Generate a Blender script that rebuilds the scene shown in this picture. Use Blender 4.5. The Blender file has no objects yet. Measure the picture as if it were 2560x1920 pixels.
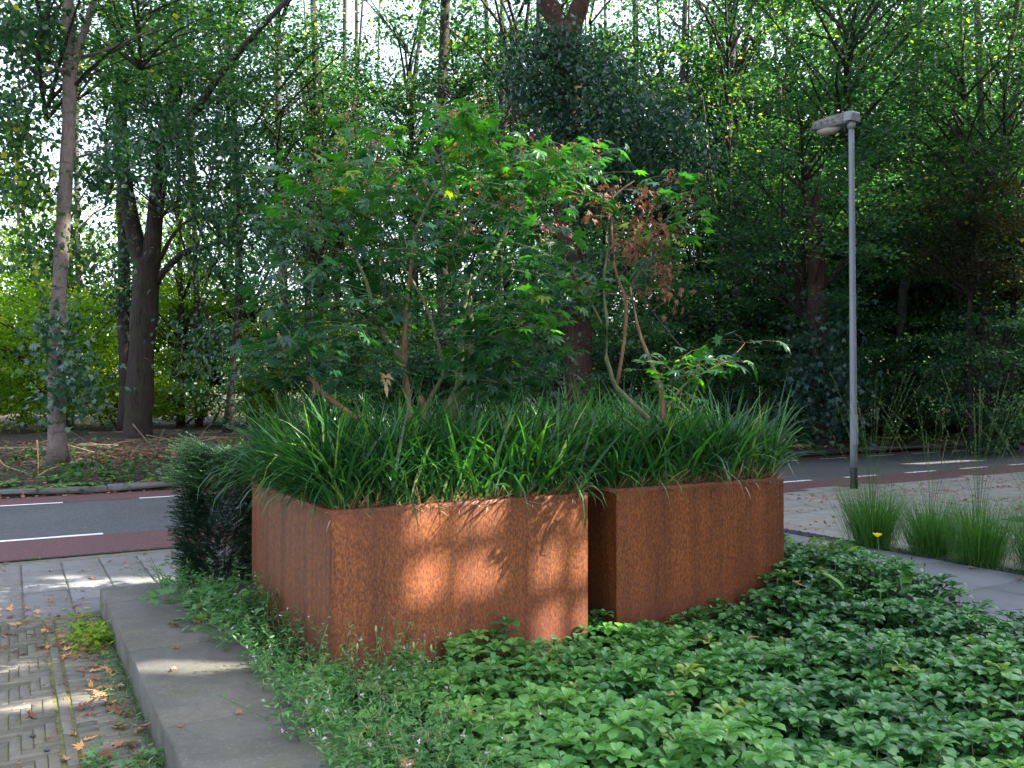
import bpy, math, random
import numpy as np
from mathutils import Vector, Matrix

# ------------------------------------------------------------------ camera, sky, sun, exposure
S = bpy.context.scene
COL = S.collection
rad = math.radians
FOC, CAMH = 2170.0, 1.6
PITCH = math.atan(25 / FOC)
cam_d = bpy.data.cameras.new("camera"); cam_o = bpy.data.objects.new("camera", cam_d); COL.objects.link(cam_o)
cam_d.lens = 36 * FOC / 2560; cam_d.sensor_width = 36; cam_d.clip_end = 2000; cam_d.clip_start = 0.05
cam_o.location = (0, 0, CAMH); cam_o.rotation_euler = (math.pi / 2 + PITCH, 0, rad(-30))
S.camera = cam_o
SUN_EL, SUN_ROT = rad(41), rad(128)
W = bpy.data.worlds.new("World"); S.world = W; W.use_nodes = True
_n = W.node_tree.nodes; _sk = _n.new('ShaderNodeTexSky'); _sk.sky_type = 'NISHITA'; _sk.sun_disc = False
_sk.sun_elevation = SUN_EL; _sk.sun_rotation = SUN_ROT; _sk.dust_density = 2.5; _sk.air_density = 1.0; _sk.ozone_density = 1.0
_hs = _n.new('ShaderNodeHueSaturation'); _hs.inputs['Saturation'].default_value = 0.62   # thin high haze
W.node_tree.links.new(_sk.outputs[0], _hs.inputs['Color']); W.node_tree.links.new(_hs.outputs[0], _n['Background'].inputs[0]); _n['Background'].inputs[1].default_value = 0.15
sun_d = bpy.data.lights.new("sun", 'SUN'); sun_d.energy = 5.0; sun_d.angle = rad(0.45); sun_d.color = (1.0, 0.93, 0.82)
sun_o = bpy.data.objects.new("sun", sun_d); COL.objects.link(sun_o)
SUN = Vector((math.sin(SUN_ROT) * math.cos(SUN_EL), math.cos(SUN_ROT) * math.cos(SUN_EL), math.sin(SUN_EL)))
sun_o.rotation_euler = SUN.to_track_quat('Z', 'Y').to_euler(); sun_o.location = SUN * 80
S.view_settings.view_transform = 'Standard'; S.view_settings.look = 'None'
S.view_settings.exposure = 2.42; S.view_settings.gamma = 1.0; S.view_settings.use_curve_mapping = False
S.cycles.max_bounces = 5; S.cycles.diffuse_bounces = 3; S.cycles.glossy_bounces = 2; S.cycles.transmission_bounces = 4
S.cycles.transparent_max_bounces = 4; S.cycles.caustics_reflective = False; S.cycles.caustics_refractive = False
S.cycles.sample_clamp_indirect = 4.0

rng = np.random.default_rng(11)
random.seed(11)
# ------------------------------------------------------------------ picture rays (used only to read real positions)
Fv = np.array([.5 * math.cos(PITCH), .8660254 * math.cos(PITCH), math.sin(PITCH)])
Rv = np.array([.8660254, -.5, 0.]); Uv = np.cross(Rv, Fv); CAM = np.array([0, 0, CAMH])
def ray(x, y): return Fv + Rv * (x - 1280) / FOC + Uv * (960 - y) / FOC
def G(x, y, z=0.):
    r = ray(x, y); return CAM + r * ((z - CAMH) / r[2])
def D(x, y, d):
    return CAM + ray(x, y) * d
def proj(P):
    Q = np.atleast_2d(P) - CAM; d = Q @ Fv
    d = np.where(np.abs(d) < 1e-6, 1e-6, d)
    return np.stack([1280 + FOC * (Q @ Rv) / d, 960 - FOC * (Q @ Uv) / d, d], 1)
def inframe(P, m=60):
    q = proj(P); return (q[:, 2] > .3) & (q[:, 0] > -m) & (q[:, 0] < 2560 + m) & (q[:, 1] > -m) & (q[:, 1] < 1920 + m)

# ------------------------------------------------------------------ mesh helpers
def mesh_np(name, V, F, tint=None, mat=None, smooth=False):
    V = np.asarray(V, np.float32).reshape(-1, 3)
    Fs = F if isinstance(F, (list, tuple)) else [F]
    Fs = [np.asarray(f, np.int32) for f in Fs if len(f)]
    me = bpy.data.meshes.new(name)
    me.vertices.add(len(V)); me.vertices.foreach_set('co', V.ravel())
    nl = sum(f.size for f in Fs); npoly = sum(len(f) for f in Fs)
    me.loops.add(nl); me.loops.foreach_set('vertex_index', np.concatenate([f.ravel() for f in Fs]))
    me.polygons.add(npoly)
    tot = np.concatenate([np.full(len(f), f.shape[1], np.int32) for f in Fs])
    st = np.concatenate([[0], np.cumsum(tot)[:-1]]).astype(np.int32)
    me.polygons.foreach_set('loop_start', st); me.polygons.foreach_set('loop_total', tot)
    if smooth: me.polygons.foreach_set('use_smooth', np.ones(npoly, bool))
    me.update(calc_edges=True)
    if tint is not None:
        a = me.attributes.new('tint', 'FLOAT', 'POINT'); a.data.foreach_set('value', np.asarray(tint, np.float32))
    if mat: me.materials.append(mat)
    return me
def tag(o, label=None, cat=None, group=None, kind=None):
    if label: o['label'] = label
    if cat: o['category'] = cat
    if group: o['group'] = group
    if kind: o['kind'] = kind
    return o
def ob(name, me, parent=None, loc=None):
    o = bpy.data.objects.new(name, me); COL.objects.link(o)
    if parent: o.parent = parent
    if loc is not None: o.location = loc
    return o
def empty(name, loc, label, cat, group=None):
    o = bpy.data.objects.new(name, None); COL.objects.link(o); o.location = loc; o.empty_display_size = .1
    return tag(o, label, cat, group)
class MB:
    """collects numpy pieces"""
    def __init__(s): s.V = []; s.Q = []; s.T = []; s.t = []; s.n = 0
    def add(s, V, Q=None, T=None, tint=0.5):
        V = np.asarray(V, float).reshape(-1, 3)
        if Q is not None and len(Q): s.Q.append(np.asarray(Q) + s.n)
        if T is not None and len(T): s.T.append(np.asarray(T) + s.n)
        s.V.append(V); s.t.append(np.full(len(V), tint) if np.isscalar(tint) else np.asarray(tint)); s.n += len(V)
    def mesh(s, name, mat=None, smooth=False, off=None):
        V = np.concatenate(s.V)
        if off is not None: V = V - np.asarray(off)
        F = []
        if s.Q: F.append(np.concatenate(s.Q))
        if s.T: F.append(np.concatenate(s.T))
        return mesh_np(name, V, F, np.concatenate(s.t), mat, smooth)
    def box(s, a, b, tint=.5):
        x0, y0, z0 = a; x1, y1, z1 = b
        V = [(x0, y0, z0), (x1, y0, z0), (x1, y1, z0), (x0, y1, z0), (x0, y0, z1), (x1, y0, z1), (x1, y1, z1), (x0, y1, z1)]
        s.add(V, [(0, 3, 2, 1), (4, 5, 6, 7), (0, 1, 5, 4), (1, 2, 6, 5), (2, 3, 7, 6), (3, 0, 4, 7)], tint=tint)
    def cbox(s, a, b, c, tint=.5):
        """box whose top edges are chamfered by c"""
        x0, y0, z0 = a; x1, y1, z1 = b
        V = [(x0, y0, z0), (x1, y0, z0), (x1, y1, z0), (x0, y1, z0), (x0, y0, z1 - c), (x1, y0, z1 - c), (x1, y1, z1 - c), (x0, y1, z1 - c),
             (x0 + c, y0 + c, z1), (x1 - c, y0 + c, z1), (x1 - c, y1 - c, z1), (x0 + c, y1 - c, z1)]
        s.add(V, [(8, 9, 10, 11), (0, 1, 5, 4), (1, 2, 6, 5), (2, 3, 7, 6), (3, 0, 4, 7), (4, 5, 9, 8), (5, 6, 10, 9), (6, 7, 11, 10), (7, 4, 8, 11)], tint=tint)
    def tube(s, P, r, sides=6, tint=.5, cap=True):
        P = np.asarray(P, float); n = len(P); r = np.broadcast_to(np.asarray(r, float), (n,))
        T = np.gradient(P, axis=0); T /= np.linalg.norm(T, axis=1, keepdims=True) + 1e-9
        ref = np.array([0, 0, 1.]) if abs(T[0, 2]) < .9 else np.array([1., 0, 0])
        A = np.cross(T, ref); A /= np.linalg.norm(A, axis=1, keepdims=True) + 1e-9; B = np.cross(T, A)
        a = np.linspace(0, 2 * math.pi, sides, endpoint=False)
        V = P[:, None] + r[:, None, None] * (np.cos(a)[None, :, None] * A[:, None] + np.sin(a)[None, :, None] * B[:, None])
        i = np.arange(n - 1)[:, None] * sides; j = np.arange(sides)[None]; j2 = (j + 1) % sides
        Q = np.stack([i + j, i + j2, i + sides + j2, i + sides + j], -1).reshape(-1, 4)
        V = V.reshape(-1, 3); T2 = []
        if cap:
            V = np.concatenate([V, P[:1], P[-1:]]); c = n * sides
            for k in range(sides):
                k2 = (k + 1) % sides
                T2 += [(c, k2, k), (c + 1, (n - 1) * sides + k, (n - 1) * sides + k2)]
        s.add(V, Q, T2, tint)
def smooth_path(P, n=8):
    P = np.asarray(P, float); k = len(P)
    t = np.linspace(0, k - 1, n); i = np.clip(t.astype(int), 0, k - 2); u = (t - i)[:, None]
    Pm = np.concatenate([[2 * P[0] - P[1]], P, [2 * P[-1] - P[-2]]])
    a, b, c, d = Pm[i], Pm[i + 1], Pm[i + 2], Pm[i + 3]
    return .5 * ((2 * b) + (c - a) * u + (2 * a - 5 * b + 4 * c - d) * u ** 2 + (3 * b - a - 3 * c + d) * u ** 3)

# leaf templates: x along, y across, z up, unit length
RH = (np.array([(0, 0, 0), (.45, .36, .06), (1, 0, -.1), (.45, -.36, .06)]), np.array([(0, 1, 2), (0, 2, 3)]))
HEX = (np.array([(0, 0, 0), (.3, .3, .05), (.7, .27, .0), (1, 0, -.12), (.7, -.27, .0), (.3, -.3, .05)]), np.array([(0, 1, 2, 3), (0, 3, 4, 5)]))
def star_leaf(lobes, droop=.25, valley=.36, wob=0., seed=0):
    r = np.random.default_rng(seed)
    V = [(0, 0, 0)]; F = []
    angs = [a for a, _ in lobes]
    for k, (a, L) in enumerate(lobes):
        va = a - (28 if k == 0 else (a - angs[k - 1]) / 2)
        vr = valley if k else .2
        V.append((vr * math.cos(rad(va)), vr * math.sin(rad(va)), -.04))
        L *= 1 + wob * r.normal(); da = r.normal() * wob * 20
        mid = .62 * L
        w = 12.5
        V.append((mid * math.cos(rad(a - w)), mid * math.sin(rad(a - w)), -droop * mid * mid - .02))
        V.append((L * math.cos(rad(a + da)), L * math.sin(rad(a + da)), -droop * L * L * (1.3 + wob * r.normal() * 3)))
        V.append((mid * math.cos(rad(a + w)), mid * math.sin(rad(a + w)), -droop * mid * mid - .02))
    a = angs[-1] + 28; V.append((.2 * math.cos(rad(a)), .2 * math.sin(rad(a)), -.04))
    for k in range(len(lobes)):
        b = 1 + k * 4
        F += [(0, b, b + 1), (0, b + 1, b + 2), (0, b + 2, b + 3), (0, b + 3, b + 4)]
    V = np.array(V); V[:, 2] += .03 * (np.abs(V[:, 1]))
    return V, np.array(F)
MAPLE = star_leaf([(-115, .55), (-75, .82), (-36, .96), (0, 1.05), (36, .96), (75, .82), (115, .55)], .28, .47)
def obovate():
    xs = [0, .22, .42, .58, .72, .84, .94, 1.0]; ws = [.03, .06, .12, .19, .235, .20, .13, 0]
    zs = [0, .07, .11, .115, .09, .045, -.01, -.06]
    V = []; F = []
    for i, (x, w, z) in enumerate(zip(xs[:-1], ws, zs)):
        jag = .03 * (1 if i % 2 else -1) * (i > 2)
        V += [(x, -w - jag, z + w * .30), (x, 0, z), (x, w + jag, z + w * .30)]
    V.append((1, 0, zs[-1]))
    for i in range(len(xs) - 2):
        a = i * 3; F += [(a, a + 3, a + 4), (a, a + 4, a + 1), (a + 1, a + 4, a + 5), (a + 1, a + 5, a + 2)]
    a = (len(xs) - 2) * 3; F += [(a, a + 3, a + 1), (a + 1, a + 3, a + 2)]
    return np.array(V), np.array(F)
OBO = obovate()
LANCE = (np.array([(0, 0, 0), (.3, .11, .05), (.65, .09, .03), (1, 0, -.1), (.65, -.09, .03), (.3, -.11, .05), (.5, 0, -.01)]), np.array([(0, 1, 6), (1, 2, 6), (2, 3, 6), (3, 4, 6), (4, 5, 6), (5, 0, 6)]))
MAPLES = [star_leaf([(-115 + q * 3, .5 + q * .04), (-75, .8 - q * .05), (-36 - q * 2, .96), (0, 1.05), (36, .92 + q * .03), (75 + q * 3, .82), (115, .55)], .06 + .13 * q, .46, .07, q) for q in range(4)]
IVYL = star_leaf([(-120, .45), (-60, .75), (0, 1.0), (60, .75), (120, .45)], .12, .45)
def dead_template(seed):
    V, F = star_leaf([(-110, .5), (-65, .8), (-30, .8), (0, 1.), (34, .85), (70, .75), (112, .5)], 0, .45, .12, seed)
    r = np.random.default_rng(seed + 5)
    V = V.copy(); V[:, 2] = .45 * V[:, 1] ** 2 + .3 * (V[:, 0] - .4) ** 2 * r.uniform(.2, 1.2) + r.normal(0, .04, len(V)); V[:, 1] *= .7
    return V, F
def frames(Dv, N):
    Dv = Dv / (np.linalg.norm(Dv, axis=1, keepdims=True) + 1e-9)
    B = np.cross(N, Dv); B /= (np.linalg.norm(B, axis=1, keepdims=True) + 1e-9)
    N2 = np.cross(Dv, B); return Dv, B, N2
def leaf_arrays(P, Dv, N, size, tmpl, wide=1.):
    V0, F0 = tmpl; Dv, B, N2 = frames(Dv, N); size = np.broadcast_to(size, (len(P),))[:, None, None]
    V = P[:, None] + size * (V0[None, :, 0:1] * Dv[:, None] + V0[None, :, 1:2] * B[:, None] * wide + V0[None, :, 2:3] * N2[:, None])
    F = F0[None] + (np.arange(len(P)) * len(V0))[:, None, None]
    return V.reshape(-1, 3), F.reshape(-1, F0.shape[1])
def add_leaves(mb, P, Dv, N, size, tmpl, tint, wide=1.):
    if not len(P): return
    V, F = leaf_arrays(P, Dv, N, size, tmpl, wide)
    t = np.repeat(np.broadcast_to(tint, (len(P),)), len(tmpl[0]))
    if F.shape[1] == 3: mb.add(V, None, F, t)
    else: mb.add(V, F, None, t)
def rdir(n, r=None):
    v = (r or rng).normal(size=(n, 3)); return v / np.linalg.norm(v, axis=1, keepdims=True)
def upish(n, sp, r=None):
    v = (r or rng).normal(size=(n, 3)) * sp + np.array([0, 0, 1.]); return v / np.linalg.norm(v, axis=1, keepdims=True)
def blades(mb, base, az, e0, bend, L, w, K=6, tint=.5, pw=1.4, twist=0.):
    """arching grass blades: base (N,3), az/e0 angles, bend total drop of the angle"""
    n = len(base); s = np.linspace(0, 1, K)
    e0 = np.broadcast_to(e0, (n,)); bend = np.broadcast_to(bend, (n,)); L = np.broadcast_to(L, (n,)); w = np.broadcast_to(w, (n,))
    e = e0[:, None] - bend[:, None] * s[None] ** pw
    ds = L[:, None] / (K - 1)
    hx = np.cumsum(np.cos(e) * ds, 1) - np.cos(e[:, :1]) * ds; hz = np.cumsum(np.sin(e) * ds, 1) - np.sin(e[:, :1]) * ds
    ca, sa = np.cos(az)[:, None], np.sin(az)[:, None]
    C = np.stack([base[:, 0:1] + hx * ca, base[:, 1:2] + hx * sa, base[:, 2:3] + hz], -1)
    tw = np.broadcast_to(twist, (n,))
    wv = np.stack([-np.sin(az + tw), np.cos(az + tw), np.zeros(n)], -1)[:, None]
    wd = (w[:, None] * np.array([(.55 + .9 * q * (1 - q) * 2) * (1 - q ** 3.) for q in s])[None])[..., None] * .5
    V = np.stack([C - wv * wd, C + wv * wd], 2).reshape(-1, 3)
    i = (np.arange(n) * 2 * K)[:, None]; k = np.arange(K - 1)[None] * 2
    Q = np.stack([i + k, i + k + 1, i + k + 3, i + k + 2], -1).reshape(-1, 4)
    mb.add(V, Q, None, np.repeat(np.broadcast_to(tint, (n,)), 2 * K))

# ------------------------------------------------------------------ materials
def newmat(name):
    m = bpy.data.materials.new(name); m.use_nodes = True; nt = m.node_tree
    return m, nt, nt.nodes['Principled BSDF'], nt.nodes['Material Output']
def N_(nt, t, **kw):
    n = nt.nodes.new(t)
    for k, v in kw.items():
        if k in n.inputs.keys(): n.inputs[k].default_value = v
        else: setattr(n, k, v)
    return n
def ramp(nt, stops, fac, interp='LINEAR'):
    r = nt.nodes.new('ShaderNodeValToRGB'); r.color_ramp.interpolation = interp
    while len(r.color_ramp.elements) < len(stops): r.color_ramp.elements.new(.5)
    for e, (p, c) in zip(r.color_ramp.elements, stops): e.position = p; e.color = (*c, 1)
    nt.links.new(fac, r.inputs[0]); return r.outputs[0]
def leafmat(name, stops, rough=.42, trans=.35, tcol=(1.9, 2.3, .8), spec=.5, noise=0.):
    m, nt, p, out = newmat(name); L = nt.links
    at = N_(nt, 'ShaderNodeAttribute', attribute_name='tint')
    fac = at.outputs['Fac']
    col = ramp(nt, stops, fac)
    L.new(col, p.inputs['Base Color']); p.inputs['Roughness'].default_value = rough; p.inputs['Specular IOR Level'].default_value = spec
    tr = N_(nt, 'ShaderNodeBsdfTranslucent'); mu = N_(nt, 'ShaderNodeMix', data_type='RGBA', blend_type='MULTIPLY')
    mu.inputs[0].default_value = 1; L.new(col, mu.inputs[6]); mu.inputs[7].default_value = (*tcol, 1); L.new(mu.outputs[2], tr.inputs[0])
    mx = N_(nt, 'ShaderNodeMixShader'); mx.inputs[0].default_value = trans
    L.new(p.outputs[0], mx.inputs[1]); L.new(tr.outputs[0], mx.inputs[2]); L.new(mx.outputs[0], out.inputs[0])
    return m
def bumpy(nt, p, h, strength=.3, dist=.02):
    b = N_(nt, 'ShaderNodeBump'); b.inputs['Strength'].default_value = strength; b.inputs['Distance'].default_value = dist
    nt.links.new(h, b.inputs['Height']); nt.links.new(b.outputs[0], p.inputs['Normal'])
def coords(nt, scale=(1, 1, 1), kind='Object'):
    c = N_(nt, 'ShaderNodeTexCoord'); m = N_(nt, 'ShaderNodeMapping'); m.inputs['Scale'].default_value = scale
    if kind == 'World':
        g = N_(nt, 'ShaderNodeNewGeometry'); nt.links.new(g.outputs['Position'], m.inputs[0])
    else: nt.links.new(c.outputs[kind], m.inputs[0])
    return m.outputs[0]
def noise(nt, vec, scale, detail=4, rough=.6, dist=0.):
    n = N_(nt, 'ShaderNodeTexNoise'); n.inputs['Scale'].default_value = scale; n.inputs['Detail'].default_value = detail
    n.inputs['Roughness'].default_value = rough; n.inputs['Distortion'].default_value = dist; nt.links.new(vec, n.inputs['Vector']); return n.outputs['Fac']
def mixc(nt, f, a, b, blend='MIX'):
    m = N_(nt, 'ShaderNodeMix', data_type='RGBA', blend_type=blend)
    for s, v in ((0, f), (6, a), (7, b)):
        if isinstance(v, (int, float)): m.inputs[s].default_value = v
        elif isinstance(v, tuple): m.inputs[s].default_value = (*v, 1)
        else: nt.links.new(v, m.inputs[s])
    return m.outputs[2]
def mth(nt, op, a, b=0.):
    m = N_(nt, 'ShaderNodeMath', operation=op)
    for s, v in ((0, a), (1, b)):
        if isinstance(v, (int, float)): m.inputs[s].default_value = v
        else: nt.links.new(v, m.inputs[s])
    return m.outputs[0]
def surfmat(name, stops, scale=8., rough=.85, bump=.2, bdist=.01, speck=None, world=True, big=None, objrand=0., stretch=(1, 1, 1), spec=.4, moss=None):
    m, nt, p, out = newmat(name)
    v = coords(nt, stretch, 'World' if world else 'Object')
    n1 = noise(nt, v, scale, 6, .65)
    col = ramp(nt, stops, n1)
    if big:
        n2 = noise(nt, v, big[0], 3, .5); col = mixc(nt, mth(nt, 'MULTIPLY', ramp(nt, [(.35, (0, 0, 0)), (.7, (1, 1, 1))], n2), big[1]), col, big[2])
    if moss:
        n4 = noise(nt, v, moss[0], 5, .7); col = mixc(nt, mth(nt, 'MULTIPLY', ramp(nt, [(.5, (0, 0, 0)), (.68, (1, 1, 1))], n4), moss[1]), col, moss[2])
    if speck:
        vo = N_(nt, 'ShaderNodeTexVoronoi'); vo.inputs['Scale'].default_value = speck[0]; nt.links.new(v, vo.inputs['Vector'])
        sp = ramp(nt, [(0., (0, 0, 0)), (speck[3] if len(speck) > 3 else .7, (0, 0, 0)), (1, (1, 1, 1))], vo.outputs['Color'])
        col = mixc(nt, mth(nt, 'MULTIPLY', sp, speck[1]), col, speck[2])
    if objrand:
        oi = N_(nt, 'ShaderNodeObjectInfo'); k = mth(nt, 'ADD', mth(nt, 'MULTIPLY', oi.outputs['Random'], objrand), 1 - objrand / 2)
        at = N_(nt, 'ShaderNodeAttribute', attribute_name='tint')
        k = mth(nt, 'MULTIPLY', k, mth(nt, 'ADD', mth(nt, 'MULTIPLY', at.outputs['Fac'], objrand), 1 - objrand / 2))
        col = mixc(nt, 1., col, k, 'MULTIPLY')
    nt.links.new(col, p.inputs['Base Color']); p.inputs['Roughness'].default_value = rough; p.inputs['Specular IOR Level'].default_value = spec
    bumpy(nt, p, noise(nt, v, scale * 4, 5, .7), bump, bdist)
    return m

def corten():
    m, nt, p, out = newmat('weathered_steel')
    v = coords(nt, (1, 1, .45), 'World')
    n1 = noise(nt, v, 95, 3, .6, .4); n2 = noise(nt, v, 260, 3, .6)
    mott = mth(nt, 'ADD', mth(nt, 'MULTIPLY', n1, .75), mth(nt, 'MULTIPLY', n2, .25))
    base = ramp(nt, [(.34, (.066, .017, .007)), (.46, (.122, .033, .009)), (.55, (.205, .062, .012)), (.70, (.30, .104, .021))], mott)
    vs = coords(nt, (1, 1, .06), 'World'); st = noise(nt, vs, 7, 4, .6); st2 = noise(nt, coords(nt, (1, 1, .03), 'World'), 40, 2, .5)
    k = mth(nt, 'ADD', ramp(nt, [(.3, (.55, .55, .55)), (.62, (1.15, 1.15, 1.15))], st), mth(nt, 'MULTIPLY', mth(nt, 'SUBTRACT', st2, .5), .5))
    col = mixc(nt, 1., base, k, 'MULTIPLY')
    g = noise(nt, coords(nt, (1, 1, 1), 'World'), 2.2, 4, .6)
    col = mixc(nt, mth(nt, 'MULTIPLY', ramp(nt, [(.45, (0, 0, 0)), (.75, (1, 1, 1))], g), .45), col, (.13, .030, .014))
    # dull purple brown soil splash along the foot, same tone under the rim
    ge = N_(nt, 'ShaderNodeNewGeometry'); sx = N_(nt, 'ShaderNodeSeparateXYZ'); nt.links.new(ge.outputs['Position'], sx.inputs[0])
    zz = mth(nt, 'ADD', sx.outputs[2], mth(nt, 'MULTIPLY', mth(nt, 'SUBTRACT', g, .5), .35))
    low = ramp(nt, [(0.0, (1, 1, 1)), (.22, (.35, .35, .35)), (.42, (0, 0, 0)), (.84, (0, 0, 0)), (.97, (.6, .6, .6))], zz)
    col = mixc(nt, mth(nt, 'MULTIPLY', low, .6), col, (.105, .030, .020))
    nt.links.new(col, p.inputs['Base Color']); p.inputs['Roughness'].default_value = .62; p.inputs['Specular IOR Level'].default_value = .45
    p.inputs['Metallic'].default_value = .0
    bumpy(nt, p, mott, .25, .003)
    return m
def barkmat(name, a, b, c, scale=6., streak=.2, ring=0., bump=.6):
    m, nt, p, out = newmat(name)
    v = coords(nt, (1, 1, streak), 'World'); n1 = noise(nt, v, scale * 3, 6, .7, .4); n2 = noise(nt, coords(nt, (1, 1, 1), 'World'), 2.2, 4, .6)
    col = ramp(nt, [(.3, a), (.5, b), (.72, c)], n1)
    col = mixc(nt, mth(nt, 'MULTIPLY', ramp(nt, [(.5, (0, 0, 0)), (.7, (1, 1, 1))], n2), .35), col, (.05, .07, .035))
    if ring:
        v2 = coords(nt, (1, 1, 5), 'World'); n3 = noise(nt, v2, 2.5, 4, .7)
        col = mixc(nt, mth(nt, 'MULTIPLY', ramp(nt, [(.56, (0, 0, 0)), (.62, (1, 1, 1))], n3), ring), col, tuple(x * .45 for x in b))
    nt.links.new(col, p.inputs['Base Color']); p.inputs['Roughness'].default_value = .9; p.inputs['Specular IOR Level'].default_value = .2
    bumpy(nt, p, n1, bump, .03)
    return m

M = {}
M['corten'] = corten()
M['asphalt'] = surfmat('asphalt', [(.3, (.034, .036, .040)), (.7, (.058, .061, .067))], 60, .85, .5, .006, speck=(48, .5, (.17, .175, .185), .6), big=(.6, .3, (.10, .105, .115)))
M['redasphalt'] = surfmat('red_asphalt', [(.3, (.062, .024, .026)), (.7, (.098, .040, .041))], 60, .85, .5, .006, speck=(48, .4, (.20, .11, .11), .62), big=(.7, .25, (.13, .07, .07)))
M['paint'] = surfmat('road_paint', [(.3, (.62, .62, .62)), (.6, (.80, .80, .80))], 25, .7, .2, .003, big=(9, .5, (.45, .45, .46)))
M['concrete'] = surfmat('concrete', [(.25, (.082, .075, .064)), (.75, (.135, .125, .108))], 9, .9, .35, .004, speck=(90, .35, (.22, .205, .18), .7), big=(1.9, .8, (.052, .050, .036)), objrand=.12, moss=(5, .35, (.10, .11, .05)))
M['tile'] = surfmat('paving_tile', [(.25, (.115, .112, .11)), (.75, (.175, .172, .168))], 11, .9, .3, .004, speck=(180, .4, (.33, .33, .33), .7), big=(1.3, .5, (.11, .11, .105)), objrand=.2)
M['tile2'] = surfmat('weathered_tile', [(.25, (.17, .158, .14)), (.75, (.26, .245, .22))], 8, .9, .3, .004, speck=(150, .4, (.45, .44, .4), .7), big=(.8, .6, (.19, .185, .155)), objrand=.2)
M['slab'] = surfmat('bluestone_slab', [(.25, (.120, .124, .134)), (.75, (.158, .162, .172))], 4, .75, .15, .002, speck=(140, .15, (.30, .31, .33), .8), big=(1.3, .35, (.155, .17, .18)), objrand=.14)
M['brick'] = surfmat('clinker_brick', [(.25, (.075, .068, .060)), (.75, (.150, .135, .115))], 14, .85, .4, .003, speck=(160, .25, (.28, .26, .22), .75), big=(2.2, .5, (.11, .10, .06)), objrand=.55, moss=(7, .45, (.13, .13, .04)))
M['kerb'] = surfmat('kerb_concrete', [(.25, (.075, .08, .085)), (.75, (.125, .13, .135))], 9, .9, .3, .004, speck=(120, .3, (.2, .2, .2), .72), big=(1.8, .5, (.06, .065, .05)), objrand=.2)
M['moss'] = surfmat('mossy_joint_sand', [(.3, (.055, .050, .035)), (.5, (.12, .12, .04)), (.7, (.20, .20, .06))], 16, 1, .8, .01)
M['joint'] = surfmat('joint_sand', [(.3, (.07, .065, .055)), (.55, (.14, .13, .10)), (.75, (.19, .18, .10))], 12, 1, .8, .01)
M['soil'] = surfmat('soil', [(.3, (.022, .016, .012)), (.7, (.055, .042, .034))], 14, 1, 1., .03, speck=(60, .35, (.13, .09, .06), .72))
M['forest'] = surfmat('forest_soil', [(.25, (.016, .012, .010)), (.5, (.036, .027, .022)), (.75, (.060, .044, .034))], 6, 1, 1., .04, speck=(22, .55, (.13, .07, .035), .62), big=(.5, .5, (.022, .026, .014)))
M['gravel'] = surfmat('dark_pebble', [(.3, (.02, .023, .03)), (.7, (.06, .065, .08))], 20, .5, .2, .002, objrand=.9)
M['steel'] = surfmat('galvanised_steel', [(.3, (.17, .185, .215)), (.7, (.23, .245, .275))], 6, .55, .15, .002, big=(3, .4, (.13, .135, .13)), spec=.5, stretch=(1, 1, .25))
M['steeldark'] = surfmat('lamp_foot_paint', [(.3, (.012, .013, .015)), (.7, (.03, .032, .035))], 20, .7, .2, .002)
M['lampcap'] = surfmat('lichened_lamp_cover', [(.38, (.05, .045, .035)), (.48, (.15, .145, .135)), (.6, (.22, .21, .20)), (.72, (.17, .15, .06))], 22, .8, .4, .004)
M['lampgrey'] = surfmat('lamp_housing_plastic', [(.3, (.20, .20, .21)), (.7, (.27, .27, .28))], 20, .5, .1, .002, stretch=(1, 1, .2))
m_, nt_, p_, _o = newmat('lamp_diffuser'); p_.inputs['Base Color'].default_value = (.42, .37, .30, 1); p_.inputs['Roughness'].default_value = .3; p_.inputs['Subsurface Weight'].default_value = .2
M['diffuser'] = m_
M['bark_pale'] = barkmat('pale_bark', (.095, .074, .068), (.16, .128, .118), (.21, .17, .16), 5, .5, .75, .3)
M['bark_dark'] = barkmat('dark_bark', (.018, .014, .012), (.038, .029, .025), (.062, .049, .042), 6, .12, 0, .9)
M['bark_red'] = barkmat('furrowed_red_bark', (.022, .011, .009), (.060, .030, .024), (.10, .052, .042), 8, .10, 0, 1.)
M['bark_grey'] = barkmat('grey_bark', (.035, .032, .03), (.07, .065, .06), (.11, .10, .095), 6, .3, .2, .4)
M['bark_green'] = barkmat('green_maple_bark', (.07, .09, .045), (.13, .15, .075), (.21, .21, .12), 12, .2, 0, .3)
M['bark_brown'] = barkmat('brown_maple_bark', (.10, .055, .035), (.21, .12, .075), (.34, .20, .12), 14, .2, 0, .3)
M['bark_black'] = barkmat('dead_stem_bark', (.02, .014, .014), (.055, .036, .038), (.10, .07, .07), 14, .2, 0, .3)
M['twig'] = barkmat('twig_bark', (.09, .06, .04), (.17, .12, .085), (.28, .21, .15), 12, .3, 0, .3)
M['cutwood'] = surfmat('cut_wood', [(.3, (.32, .17, .07)), (.7, (.52, .33, .16))], 30, .9, .3, .003)
fd = [(0, (.010, .042, .034)), (.5, (.026, .078, .050)), (.8, (.055, .125, .048)), (.92, (.11, .19, .04)), (1, (.2, .27, .04))]
M['leaf_dark'] = leafmat('dark_foliage', fd, .40, .4, (1.9, 2.5, .6))
M['leaf_teal'] = leafmat('brightened_teal_foliage', [(0, (.016, .056, .046)), (.5, (.045, .115, .074)), (.8, (.08, .17, .07)), (.93, (.15, .25, .055)), (1, (.26, .33, .05))], .38, .42, (1.9, 2.5, .6))  # dark foliage colour lightened to brighten the shaded woodland
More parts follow.
